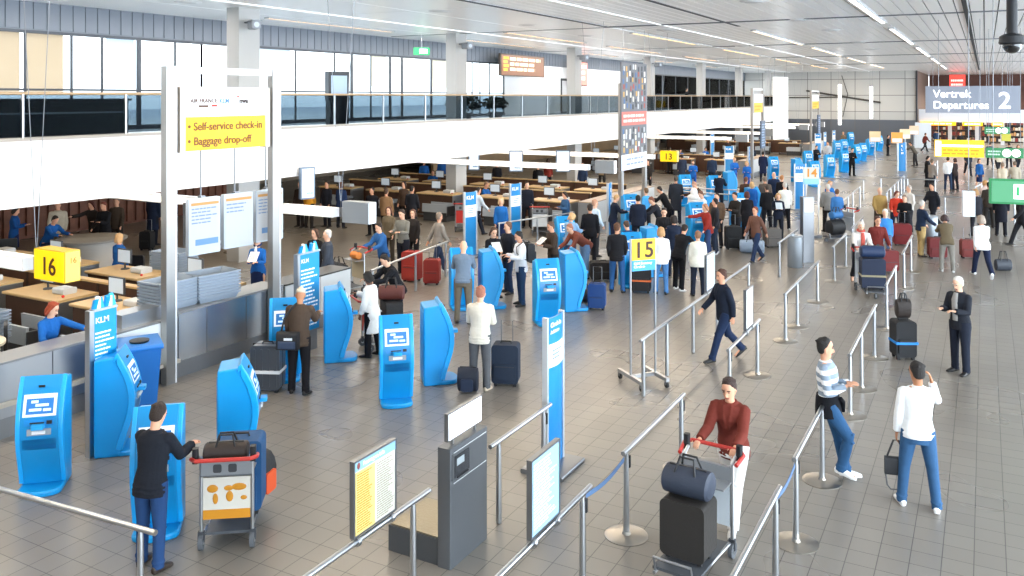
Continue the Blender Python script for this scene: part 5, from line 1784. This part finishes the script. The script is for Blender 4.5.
person(463, 323, 178, 'type', 'sweater:6f7f92', 'trousers:6a6256', 'bald:c9a48c', 'bald man in blue-grey sweater and taupe trousers at a kiosk', 1.78, skin='p', shoes='2a2522')
person(493, 297, 20, 'hold', 'blazer:1b1c21', 'skirt:1a1b20', 'bob:4d3426', 'woman in black suit with skirt holding white papers', 1.72, fem=1, key='blackw', skin='p')
person(521, 305, -70, 'hold', 'jacket:e2e5ea', 'jeans:28405f', 'short:1b1613', 'man in white jacket and jeans with a black backpack', 1.74, key='wj')
person(508, 293, -58, 'relax', 'jacket:1d212b', 'jeans:22324d', 'short:6b4a38', 'man in dark jacket half hidden behind the backpack wearer', 1.78, skin='p')
person(501, 251, 0, 'stand', 'blazer:1f62a8', 'skirt:1c2b55', 'bob:c9a97c', 'blonde staff woman in blue uniform jacket before a totem', 1.70, fem=1, skin='p')
person(477, 236, 120, 'walkA', 'jacket:c9d6e4', 'trousers:252c3a', 'short:2a1f1a', 'person in pale blue-white jacket passing the gallery column totem', 1.76)
person(553, 290, -70, 'hold', 'jacket:3f332b', 'trousers:241f1d', 'short:5b4335', 'man in brown jacket holding a white sheet low', 1.74, key='brown')
person(570, 272, 150, 'type', 'jacket:86abd0', 'jeans:33567f', 'bob:c6a273', 'woman in light denim jacket typing at a kiosk', 1.66, fem=1, skin='p')
person(590, 264, 170, 'stand', 'jacket:17181d', 'trousers:1c1c22', 'short:2c1f18', 'man in long black jacket with dark hair among the crowd', 1.76)
person(595, 256, 120, 'relax', 'shirt:c9dcee', 'trousers:3b3a3d', 'short:b98a70', 'man in pale blue shirt behind the long black jacket', 1.74, skin='p')
person(585, 278, -62, 'bend', 'jacket:7b4538', 'jeans:6f93bd', 'short:a06a55', 'person in brown-red top and light jeans bending to the floor', 1.72, fem=1, skin='p')
person(617, 292, 168, 'relax', 'jacket:1e1e22', 'jeans:2c5689', 'short:5a3a26', 'man in black leather jacket and blue jeans near the 15 sign', 1.74)
person(629, 282, -150, 'type', 'jacket:1f3a66', 'jeans:20304d', 'short:4a3324', 'young person in blue jacket at the kiosk by the 15 sign', 1.62, skin='p')
person(613, 246, 100, 'type', 'jacket:1b2436', 'trousers:1f2740', 'short:c29b6b', 'blond boyish man in navy jacket typing at a kiosk', 1.70, skin='p')
person(638, 251, 175, 'stand', 'jacket:1a2132', 'trousers:1a1d28', 'short:15120f', 'broad man in dark navy jacket seen from behind', 1.78, bulk=1.15)
person(646, 236, -140, 'relax', 'shirt:4aa0dc', 'trousers:2b2c33', 'short:6b5138', 'person in bright blue shirt beyond the broad navy man', 1.70, skin='p')
person(661, 249, -90, 'stoop', 'jacket:23252d', 'trousers:1e1f26', 'short:7a4a38', 'reddish-haired person in dark jacket bowing over', 1.76, skin='p')
person(668, 233, -110, 'stoop', 'jacket:18181c', 'trousers:1b1b20', 'short:241b16', 'dark-haired person in black jacket stooping at the counter', 1.74)
person(676, 224, 172, 'stand', 'coat:2b2f38', 'trousers:1d2433', 'short:4a4038', 'tall man in long dark grey coat seen from behind', 1.86)
person(664, 266, -10, 'hold', 'jacket:1d1c1f', 'trousers:1b1b1f', 'short:1d1512', 'man in black jacket facing out of the crowd with pale face', 1.70, skin='p')
person(674, 276, 175, 'stand', 'jacket:1e2638', 'trousers:1f2434', 'bob:231a16', 'dark-haired woman in navy jacket behind the white jacket', 1.66, fem=1)
person(661, 294, 172, 'stand', 'jacket:e9ecef', 'jeans:4a79ad', 'bob:b98f62', 'blonde woman in white jacket and light jeans beside the 15 sign', 1.66, fem=1, skin='p', key='wjean')
person(679, 290, 140, 'stoop', 'jacket:17171b', 'trousers:17171b', 'short:201814', 'person all in black stooping between two pale jackets', 1.70, shoes='e4e4e2')
person(698, 296, 176, 'stand', 'jacket:d9d8cd', 'trousers:1d2230', 'short:8a6248', 'stout elderly person in cream jacket and navy trousers', 1.60, fem=1, bulk=1.15, skin='p')
person(694, 236, 165, 'relax', 'coat:e9e8e4', 'trousers:34343a', 'fur:f0efec', 'person wrapped in white fur with hood', 1.68, fem=1, skin='p')
person(704, 241, -70, 'type', 'shirt:dfe6ee', 'trousers:30374a', 'short:6b4536', 'man in white shirt facing sideways next to the white fur', 1.72, skin='p')
person(702, 226, -80, 'stoop', 'jacket:4a392d', 'trousers:2a2623', 'short:b98b72', 'man in brown jacket leaning sideways behind the white fur', 1.76, skin='p')
person(708, 258, -85, 'reach', 'jacket:8f2f28', 'jeans:35456b', 'bob:a87858', 'person in red jacket reaching for a kiosk screen', 1.66, fem=1, skin='p')
person(715, 254, -100, 'relax', 'jacket:26262b', 'jeans:262f40', 'short:201814', 'person in dark leather jacket with white shoes', 1.74, shoes='ecedee')
person(719, 213, 150, 'type', 'jacket:1a2233', 'trousers:1e2433', 'short:17120f', 'dark-haired man in navy leaning over a kiosk', 1.76, skin='p')
person(717, 247, -30, 'relax', 'coat:5a4636', 'trousers:232126', 'short:20160f', 'man in brown coat talking beside the black suitcase', 1.76, skin='p')
person(736, 245, -60, 'hold', 'jacket:2a2623', 'trousers:201f24', 'short:1d1613', 'man in dark jacket facing the brown-coated man', 1.76)
person(747, 240, 170, 'stand', 'coat:1b1a1f', 'trousers:1a1a1f', 'bob:4a211c', 'woman in black coat with maroon hair seen from behind', 1.66, fem=1)
person(752, 226, 175, 'stand', 'blazer:1f5fae', 'skirt:1b2c5c', 'bob:cfa877', 'blonde staff woman in blue uniform seen from behind in the crowd', 1.68, fem=1)
person(746, 220, 160, 'relax', 'jacket:4f382c', 'trousers:2a2524', 'short:6d4636', 'person in brown jacket beside the blonde staff woman', 1.72)
person(765, 221, 165, 'stand', 'jacket:5c5148', 'trousers:46464c', 'short:7d7064', 'big person in brown-grey jacket with grey hair', 1.76, bulk=1.12)
person(774, 214, 170, 'stand', 'jacket:1e2c48', 'trousers:1f2638', 'bald:d9a183', 'bald man in navy jacket beyond the brown-grey jacket', 1.76, skin='p')
person(782, 216, 140, 'relax', 'jacket:1b1c22', 'trousers:20222b', 'short:b3794a', 'ginger-haired person in black next to the bald navy man', 1.68, skin='p')
person(785, 230, 176, 'stand', 'jacket:e4e2dc', 'trousers:1c1d23', 'short:c4c0ba', 'grey-haired man in cream jacket with dark trousers', 1.76, shoes='e9e9e6', skin='p')
person(778, 240, -10, 'hold', 'jacket:1a2030', 'trousers:1b1e28', 'bob:cba06c', 'fair-haired woman in black reading a sheet', 1.62, fem=1, skin='p', key='reader')
person(767, 230, 178, 'stand', 'jacket:16161a', 'trousers:1c1c22', 'short:3a2e28', 'person in black carrying a bag on the shoulder, seen from behind', 1.66)
person(756, 262, -60, 'pull', 'jacket:6a4a3e', 'jeans:2c3a58', 'short:7a3f30', 'brown-topped passer-by in jeans with a pale blue bag', 1.66, key='pb')
person(828, 232, 178, 'stand', 'jacket:8b8a88', 'trousers:1f1c1d', 'short:cfc9c0', 'grey-haired man in grey jacket waiting beside the steel bin rail', 1.74, skin='p')
person(837, 236, 168, 'relax', 'jacket:3f78b4', 'jeans:2d5a94', 'short:6b4a33', 'woman in blue denim jacket and jeans seen from behind', 1.66, fem=1, skin='p')
person(829, 224, 20, 'hold', 'blazer:1f62a8', 'skirt:1c2b55', 'bob:b98c62', 'staff member in blue uniform facing the grey-haired couple', 1.68, fem=1, skin='p')
person(860, 284, -10, 'push', 'jacket:dcd9d6', 'trousers:2a2c34', 'short:d9cfc6', 'white-haired person in white with red scarf pushing a trolley', 1.70, skin='p', key='scarf')
person(877, 277, 0, 'walkB', 'jacket:6b2a26', 'trousers:1c1b1f', 'short:4a2a22', 'person in dark red jacket walking beside the pushed trolley', 1.70)
person(885, 264, -20, 'walkA', 'jacket:3f86cc', 'trousers:54688a', 'short:dad4cd', 'white-haired person in sky blue jacket walking along the rail', 1.66, fem=1, skin='p')
person(880, 236, -10, 'relax', 'jacket:a88a52', 'trousers:4a4038', 'bald:d9a183', 'bald man in mustard jacket with open arms', 1.72, skin='p')
person(896, 237, -20, 'reachL', 'jacket:c23a28', 'trousers:20263a', 'bob:6b3526', 'woman in red jacket stretching an arm across the trolley', 1.64, fem=1, skin='p')
person(909, 232, -80, 'relax', 'jacket:cfcac2', 'trousers:35343a', 'short:b5a89c', 'person in off-white jacket behind the red-jacketed woman', 1.70, skin='p')
person(905, 243, -40, 'hold', 'jacket:17181c', 'trousers:1a1a1f', 'short:8f7a6a', 'person in black leaning in next to the red jacket', 1.62, skin='p')
person(921, 256, 92, 'rest', 'jacket:1f2c42', 'trousers:b49a68', 'short:bcb8b2', 'grey-haired man in navy jacket and beige trousers resting at a rail end', 1.72, skin='p', shoes='2a211c')
person(947, 272, 165, 'stoop', 'jacket:6b5f4b', 'trousers:8b8780', 'bob:3a2a2a', 'stooping woman in khaki with dark hair and a maroon load', 1.64, fem=1, shoes='d9d9d6')
person(982, 277, 170, 'walkA', 'jacket:e7e9ec', 'trousers:1f2740', 'bob:a8988a', 'woman in white jacket and navy trousers walking away with a handbag', 1.72, fem=1, shoes='eceff0', key='wwalk', bulk=1.1)
person(1001, 236, 150, 'stand', 'coat:1a1c26', 'trousers:17181f', 'short:241c18', 'person in long black coat standing near the nearest green sign', 1.74)
person(1022, 246, -100, 'walkB', 'jacket:1d1d20', 'trousers:222226', 'short:2a1f1a', 'dark-clad person cut by the edge of the photo under the green sign', 1.74)
person(927, 187, 60, 'hold', 'jacket:17171b', 'trousers:16161a', 'bob:17110e', 'slim dark-haired woman in black standing by a far rail', 1.70, fem=1, skin='p')
person(948, 190, 150, 'relax', 'sweater:eef0f2', 'jeans:2b3850', 'short:3a2a20', 'person in white top and jeans under the yellow hanging sign', 1.74, skin='p')
person(955, 190, -150, 'relax', 'jacket:3a2f2d', 'trousers:24222a', 'bob:43271d', 'woman in dark brown embracing the white-topped person', 1.68, fem=1)
person(932, 193, 110, 'stand', 'jacket:8a8078', 'trousers:2e2e34', 'short:6b5a4a', 'person in grey-beige next to the white-topped person', 1.72)
person(979, 191, 10, 'stand', 'blazer:1f5590', 'skirt:1b2a50', 'bob:54301f', 'brown-haired staff woman in blue uniform out on the walkway', 1.68, fem=1, skin='p')
person(986, 222, 160, 'push', 'jacket:d9c4bc', 'trousers:3a3a40', 'bob:b98a58', 'fair-haired person in pale pink jacket behind the hanging box', 1.68, fem=1, skin='p')
person(989, 228, 170, 'stand', 'jacket:3b332e', 'trousers:2b2826', 'short:120f0d', 'black-haired person in brown jacket near the pale pink jacket', 1.72)
person(976, 236, 175, 'stand', 'jacket:2a2b33', 'trousers:24252c', 'bob:b58d60', 'person in dark jacket with fair hair under the hanging box', 1.66, fem=1)
person(1003, 198, 170, 'walkA', 'jacket:c4b59e', 'trousers:5b5349', 'short:8a735e', 'person in beige coat far under the green signs, nearer the staff woman', 1.76)
person(1015, 196, 165, 'walkB', 'jacket:b5aa98', 'trousers:4a453f', 'short:6b5a4a', 'person in stone-coloured coat far under the green signs', 1.76)
person(933, 229, -70, 'walkA', 'jacket:1e2028', 'trousers:1c1d24', 'short:2a201b', 'dark passer-by behind the second round bin', 1.74)
person(852, 176, 10, 'hold', 'jacket:141519', 'trousers:131418', 'short:2a1f1a', 'man in black suit standing among the far blue machines', 1.74, skin='p')
person(816, 171, 20, 'hold', 'jacket:1a1a1f', 'trousers:1a1a1f', 'short:241b16', 'dark-suited person reading among the far blue machines', 1.70, skin='p')
person(828, 166, -40, 'relax', 'jacket:b9bec6', 'trousers:2c3444', 'short:4a3a30', 'person in light grey among the far blue machines', 1.72)
person(843, 151, 20, 'stand', 'jacket:6b5a48', 'trousers:3a3632', 'short:b08a60', 'person in brown by the far dark cladding', 1.74)
person(888, 156, 60, 'stand', 'jacket:17181c', 'trousers:17181c', 'short:1d1613', 'dark person by the far end of the machine row', 1.74)
person(915, 166, -120, 'stoop', 'jacket:5c554c', 'trousers:2c2a2a', 'short:4a3f36', 'person in grey-brown beside the far small blue totem', 1.78)
# ---- staff and travellers on the counter side
person(50, 0, 55, 'reachL', 'blazer:1f63b0', 'skirt:1c2b55', 'bob:9a3f22', 'red-haired staff woman in blue reaching over the steel counter', 1.62, fem=1, xy=(-13.3, 8.62), skin='p')
person(258, 237, -5, 'hold', 'blazer:1f63b0', 'skirt:1c2b55', 'bun:2a1d18', 'dark-haired staff woman in blue with scarf behind the steel counter', 1.66, 'h', fem=1, skin='p', key='scarfw')
person(122, 236, 150, 'stand', 'blazer:1d5598', 'skirt:1c2b55', 'bob:c69e70', 'blonde staff member in blue seen from behind at the wooden desks', 1.66, 'h', fem=1, xy=(-18.1, 13.5))
person(14, 207, 110, 'hold', 'blazer:1a4c8a', 'skirt:1c2b55', 'bob:1d1613', 'dark-haired staff woman in blue at the back desk, near photo edge', 1.70, 'h', fem=1)
person(47, 216, 70, 'stoop', 'blazer:1d5598', 'skirt:1c2b55', 'short:2b1e18', 'dark-haired staff member in blue bowed behind the 16 sign', 1.70, 'h')
person(58, 201, 20, 'relax', 'jacket:b9ad9a', 'trousers:6d6558', 'short:7a5f4a', 'man in beige coat behind the first desk island', 1.80, 'h')
person(94, 201, -30, 'reach', 'jacket:2c2522', 'trousers:1f1b1c', 'bob:5a2c22', 'reddish-haired traveller in dark coat leaning to the back desks', 1.74, 'h', fem=1)
person(105, 202, -20, 'hold', 'jacket:1b1b1f', 'trousers:1c1c20', 'short:7a3c2c', 'traveller in black jacket beside the reddish-haired one', 1.76, 'h')
person(117, 198, -10, 'stand', 'jacket:43372d', 'trousers:2a2522', 'short:6b503c', 'traveller in brown behind the monitor of the back desk', 1.76, 'h')
person(153, 245, 165, 'stand', 'coat:1a2236', 'trousers:171a24', 'short:b58d62', 'man in long navy coat with a suitcase near the brown louvred wall', 1.80)
person(315, 229, -20, 'relax', 'blazer:1c1a1c', 'trousers:1c1b1e', 'bob:4a3022', 'woman in black cardigan with short brown hair at the drop-off', 1.66, 'h', fem=1, skin='p')
person(328, 230, -80, 'stand', 'jacket:3f4550', 'trousers:23242b', 'short:c9c6c0', 'grey-haired man in slate jacket at the drop-off', 1.74, 'h', skin='p')
person(383, 286, -45, 'push', 'jacket:2f5f98', 'jeans:24334d', 'short:231a15', 'person in blue jacket over striped shirt with a trolley', 1.70, skin='p', key='bluej')
person(403, 274, -30, 'hold', 'sweater:77766f', 'trousers:22242e', 'short:2d1f18', 'man in grey pullover behind the red suitcase', 1.80, skin='p')
person(389, 263, -20, 'stand', 'jacket:6b5f4c', 'trousers:3a342e', 'bob:5a3526', 'woman in olive-brown jacket behind the blue-jacketed person', 1.66, fem=1, skin='p')
person(413, 268, -20, 'stand', 'jacket:2a2523', 'trousers:1f1d20', 'bob:5a3a2c', 'brown-haired woman behind the man in grey pullover', 1.68, fem=1, skin='p')
person(438, 274, 120, 'pull', 'jacket:8d8780', 'jeans:33415c', 'short:8a7a6c', 'grey-clad walker pulling a red suitcase', 1.72, shoes='dcdcd8')
person(433, 170, 0, 'sit', 'blazer:1f5ca4', 'trousers:1c2b55', 'short:5a4432', 'staff man in blue seated far behind the empty trolley', 1.8, 'h')
person(424, 160, 10, 'stand', 'blazer:1f5ca4', 'trousers:1c2b55', 'short:3a2c22', 'staff member in blue far under the gallery, nearer one', 1.74, 'h')
person(442, 158, 10, 'stand', 'blazer:1d5598', 'trousers:1c2b55', 'short:b58a66', 'staff member in blue far under the gallery beside the column', 1.74, 'h')
person(484, 182, 60, 'sit', 'blazer:1f5ca4', 'trousers:1c2b55', 'short:8a6a50', 'staff member in blue seated behind the column totem', 1.85, 'h')
person(527, 182, 0, 'stand', 'blazer:1b1f2b', 'trousers:1b1f2b', 'short:2a1d16', 'dark-suited clerk at a desk of the second island', 1.72, 'h', skin='p')
person(538, 164, 170, 'stand', 'jacket:1a1a1e', 'trousers:1d1d22', 'short:4a3a2f', 'traveller in black seen from behind past the second island', 1.74, 'h')
person(566, 192, -60, 'hold', 'jacket:33567d', 'trousers:2a3a55', 'bob:2a1c16', 'dark-haired woman in denim at the second island counter', 1.66, 'h', fem=1)
person(693, 191, -10, 'hold', 'blazer:1f62b4', 'trousers:1e4f9c', 'short:8a6442', 'boyish staff member in blue behind the steel barrier', 1.6, skin='p')
person(682, 186, 170, 'stand', 'coat:2a3448', 'trousers:1e2433', 'short:2b211c', 'traveller in slate coat beside the 13 sign', 1.74)
person(712, 187, 165, 'stand', 'jacket:27344c', 'trousers:1e2433', 'short:3a2e27', 'traveller in navy anorak at the counters past the 13 sign', 1.76)
person(680, 168, 0, 'sit', 'blazer:1f62b4', 'trousers:1c2b55', 'short:2a1f18', 'seated staff in blue above the 13 sign', 1.7)
person(705, 166, 10, 'sit', 'blazer:1f62b4', 'trousers:1c2b55', 'short:1f1814', 'seated staff in blue at the third counter', 1.7)
person(734, 190, 15, 'hold', 'blazer:1f62b4', 'skirt:1c3f86', 'short:d0a77c', 'staff member in blue standing before the blue totem', 1.72, skin='p')
person(747, 194, -20, 'hold', 'blazer:1f62b4', 'skirt:1c3f86', 'bob:d6b07c', 'fair-haired staff woman in blue beside the steel barrier', 1.66, fem=1, skin='p')
person(763, 182, 150, 'stand', 'coat:1a2340', 'trousers:181b28', 'short:2a201a', 'person in navy coat near the far machines', 1.76)
for i, (px, py, c, lg, hr, f, lb) in enumerate((
        (497, 175, '23242a', '1d1d22', 'short:2a1d17', 0, 'traveller in black behind the hanging screen of the second island'), (548, 170, '7a2e26', '26262c', 'bob:3a261c', 1, 'traveller in red past the partition of the second island'),
        (583, 176, '2c3a54', '23242c', 'short:231a16', 0, 'traveller in slate blue near the car banner'), (602, 168, '8a7458', '2b2a2a', 'short:5a4332', 0, 'traveller in tan coat near the car banner'),
        (648, 172, '2a2624', '201f22', 'bob:4a3226', 1, 'traveller in dark brown past the second portal'), (670, 152, '4a4038', '26262c', 'short:2a2019', 0, 'traveller in grey-brown beyond the 13 sign'),
        (728, 140, '3a3230', '242428', 'short:2a2019', 0, 'traveller in dark taupe far under the gallery'), (752, 150, '26303f', '242428', 'short:3a2c22', 0, 'traveller in dark blue-grey near the third portal'),
        (300, 205, '3a2c26', '241d1c', 'short:2a1d17', 0, 'traveller in dark brown under the gallery beside the orange jacket'), (309, 206, 'e0982c', '2c2623', 'bob:3a261c', 1, 'traveller in orange-yellow jacket under the gallery'),
        (327, 205, '23242c', '1d1d24', 'short:231a16', 0, 'traveller in black coat under the gallery past the orange jacket'), (341, 206, '2b3d63', '23242c', 'bob:5a3a2a', 1, 'traveller in blue under the gallery behind the grey sign box'),
        (372, 214, '1a1c24', '1d1d22', 'short:201713', 0, 'traveller in black by the small green exit sign'), (386, 216, '8a6a4c', '2d2825', 'short:4a3527', 0, 'traveller in tan jacket beneath the gallery edge'),
        (404, 205, '4a3a30', '26211f', 'bob:2d1f18', 1, 'traveller in dark brown coat nearer the empty trolley'), (412, 212, '1f2026', '1c1c20', 'short:1c1512', 0, 'traveller in black waiting beneath the gallery near the trolley'))):
    person(px, py + 22, 160 if i % 2 else -30, 'stand' if i % 3 else 'relax', J_ + c, 'trousers:' + lg, hr, lb, 1.72, fem=f)
for i, (px, py, c, hr, lb) in enumerate(((944, 150, '3a2420', 'short:2a1d17', 'shopper in dark red-brown below the orange shop signs'), (960, 152, '23242a', 'short:1d1613', 'shopper in black below the orange shop signs'), (972, 158, '8f8478', 'bob:6b5138', 'shopper in grey-beige just above the yellow hanging sign'),
                                         (990, 166, '46505e', 'short:3a2c22', 'walker in slate far along the walkway'), (1009, 168, '2c2a30', 'short:2a1f19', 'walker in black far along the walkway'), (1018, 170, '7a4a3c', 'bob:4a3022', 'walker in rust brown far along the walkway'),
                                         (925, 152, '6b2c28', 'short:3a2a22', 'shopper in red beside the white shop pillar'), (936, 148, '31435e', 'short:2a2019', 'shopper in blue beside the shop entrance'), (998, 174, 'c9bca6', 'bob:a88a66', 'walker in cream far along the walkway'), (968, 176, '2a2d36', 'short:2c221c', 'walker in charcoal behind the yellow hanging sign'))):
    person(px, py, (170, -15, 100, 160)[i % 4], ('walkA', 'stand', 'walkB')[i % 3], J_ + c, 'trousers:26262c', hr, lb, 1.74)
person(0, 0, 100, 'stand', 'jacket:1c1c20', 'trousers:1c1c20', 'short:2a1f19', 'dark figure standing up on the gallery by the windows', 1.74, xy=(-21.2, 68)).location.z = MZ
# the dark-clad man at the nearest kiosk
person(151, 567, 165, 'type', 'jacket:1b1e26', 'jeans:24406a', 'short:2a1d16', 'man in dark jacket and jeans typing at the kiosk nearest the camera', 1.68, shoes='2a2019', key='near')

# ---- things people carry
t = thing('waist_jacket', 'black jacket tied round the waist of the striped sweater man', 'jacket', PEOPLE['strip'][0].location.copy(), PEOPLE['strip'][4])
t.scale = PEOPLE['strip'][0].scale
J = PEOPLE['strip'][1]
u = Vector((0, 0, J['dz']))
MB().tube([J['T'](0, .012, z) + u for z in (.80, .9, 1.0, 1.06)], [(.205, .165), (.205, .16), (.19, .148), (.17, .135)], 20, ref=(1, 0, 0)).build('cloth', fabric('14151a'), t)
MB().tube([J['T'](-.05, -.15, 1.03) + u, J['T'](0, -.17, .97) + u, J['T'](.05, -.16, .84) + u], [.025, .03, .022], 8, rnd=.5).build('knot', fabric('14151a'), t)
h = hand('white', 'aL')
t = thing('shoulder_bag', 'small black bag on a long strap held by the man in white sweater', 'bag', (h.x, h.y, h.z - .52), PEOPLE['white'][4])
MB().rbox(-.13, .13, -.04, .04, .08, .30, .03, 'x').build('body', mat('1d1e22', .6), t)
MB().tube([(-.10, 0, .3), (-.03, 0, .5), (.03, 0, .5), (.10, 0, .3)], .012, 6).build('strap', mat('2a2a2e', .6), t)
MB().tube([(-.12, 0, .1), (-.1, 0, -.06), (-.05, 0, -.1), (.06, 0, -.1), (.1, 0, -.05), (.12, 0, .1)], .009, 6).build('strap', mat('55565a', .6), t)
backpack('wj', 'black backpack worn by the man in white jacket', '16181e', '22252d')
p = on_person('cap', (.14, .20, .78))
t = thing('shoulder_bag', 'black shoulder bag hanging behind the man in the beige cap', 'bag', p, PEOPLE['cap'][4])
MB().rbox(-.2, .16, -.06, .07, 0, .30, .05, 'x', 3).build('body', mat('17181c', .6), t)
MB().rbox(-.16, .12, .06, .1, .03, .16, .02, 'x').build('pocket', mat('2b3a52', .6), t)
MB().tube([(.10, -.02, .3), (.06, -.06, .5), (-.06, -.09, .68), (-.1, -.2, .72)], .018, 6).build('strap', BLACK, t)
MB().box(-.12, .02, .1, .104, .18, .22).build('logo_strip', mat('d5dae0', .5), t)
paper('blackw', 'white papers held by the woman in black suit')
paper('brown', 'white sheet held low by the man in brown jacket', w=.3, h=.24)
paper('reader', 'sheet being read by the fair-haired woman in black', 'c4d0dc')
paper('scarfw', 'white paper in the hands of the staff woman with scarf')
t = thing('scarf', 'dark blue patterned scarf of the staff woman behind the steel counter', 'scarf', PEOPLE['scarfw'][0].location.copy(), PEOPLE['scarfw'][4])
J = PEOPLE['scarfw'][1]
u = Vector((0, 0, J['dz']))
MB().tube([J['T'](math.cos(a) * .075, .01 + math.sin(a) * .08, 1.475 + .02 * math.sin(a)) + u for a in [k * PI / 6 for k in range(13)]], .022, 8).build('loop', fabric('1b2f5e'), t)
MB().tube([J['T'](0, -.09, 1.45) + u, J['T'](.01, -.15, 1.38) + u, J['T'](.02, -.15, 1.24) + u], [(.02, .015), (.035, .012), (.045, .01)], 8, ref=(1, 0, 0)).build('tail', fabric('dfe6ee'), t)
t = thing('scarf', 'red scarf round the neck of the white-haired person with the trolley', 'scarf', PEOPLE['scarf'][0].location.copy(), PEOPLE['scarf'][4])
J = PEOPLE['scarf'][1]
u = Vector((0, 0, J['dz']))
MB().tube([J['T'](math.cos(a) * .085, .01 + math.sin(a) * .09, 1.475) + u for a in [k * PI / 6 for k in range(13)]], .026, 8).build('loop', fabric('c0594e'), t)
MB().tube([J['T'](.02, -.11, 1.45) + u, J['T'](.03, -.165, 1.3) + u, J['T'](.03, -.16, 1.05) + u], [(.04, .02), (.05, .012), (.05, .01)], 8, ref=(1, 0, 0)).build('tail', fabric('c0594e'), t)


def pushed(key):
    t, J, Hd, s, rz = PEOPLE[key]
    return (t.location.x + .78 * math.sin(rz), t.location.y - .78 * math.cos(rz)), rz + PI


L_, R_ = pushed('red')
trolley(L_, R_, 'luggage trolley pushed by the person in red-brown with white trousers', 'cfd6dc', False)
suitcase(local(L_, R_, 0, .55), R_, 'black suitcase standing on the trolley of the red-brown dressed person', '26221f', .48, .36, .62, z=.175, handle=False)
bag(local(L_, R_, 0, .55), .80, R_, 'dark blue-grey holdall on top of that trolley before the white trousers', '2c3444', .5, .34, .3, .12)
L_, R_ = pushed('scarf')
trolley(L_, R_, 'luggage trolley pushed by the white-haired person with red scarf', 'bfc4c9', False)
suitcase(local(L_, R_, 0, .57), R_, 'navy suitcase upright on the pushed trolley, with beige strap', '17233c', .56, .36, .76, z=.175, strap='8d8468', handle=False)
bag(local(L_, R_, 0, .57), .94, R_, 'navy holdall lying on top of the suitcase with beige strap', '1b2f52', .56, .34, .3, 0)
L_, R_ = pushed('bluej')
trolley(L_, R_, 'luggage trolley in front of the person in blue jacket and striped shirt', 'd9c9a8', False)
bag(local(L_, R_, 0, .58), .175, R_, 'large black bag piled on the trolley of the blue-jacketed person', '17181c', .55, .42, .62)
bag(local(L_, R_, -.05, .1), .82, R_, 'orange and white plastic bag in the basket of that heaped trolley', 'd98236', .3, .2, .2, 0)

t, J, Hd, s_, rz_ = PEOPLE['suit']
u = Vector((0, 0, J['dz']))
MB().tube([J['T'](0, -.085, 1.48) + u, J['T'](0, -.135, 1.36) + u, J['T'](0, -.142, 1.15) + u, J['T'](0, -.135, .98) + u], [(.045, .02), (.06, .02), (.055, .016), (.05, .012)], 10, ref=(1, 0, 0)).build('shirt_front', fabric('9a9896'), t)
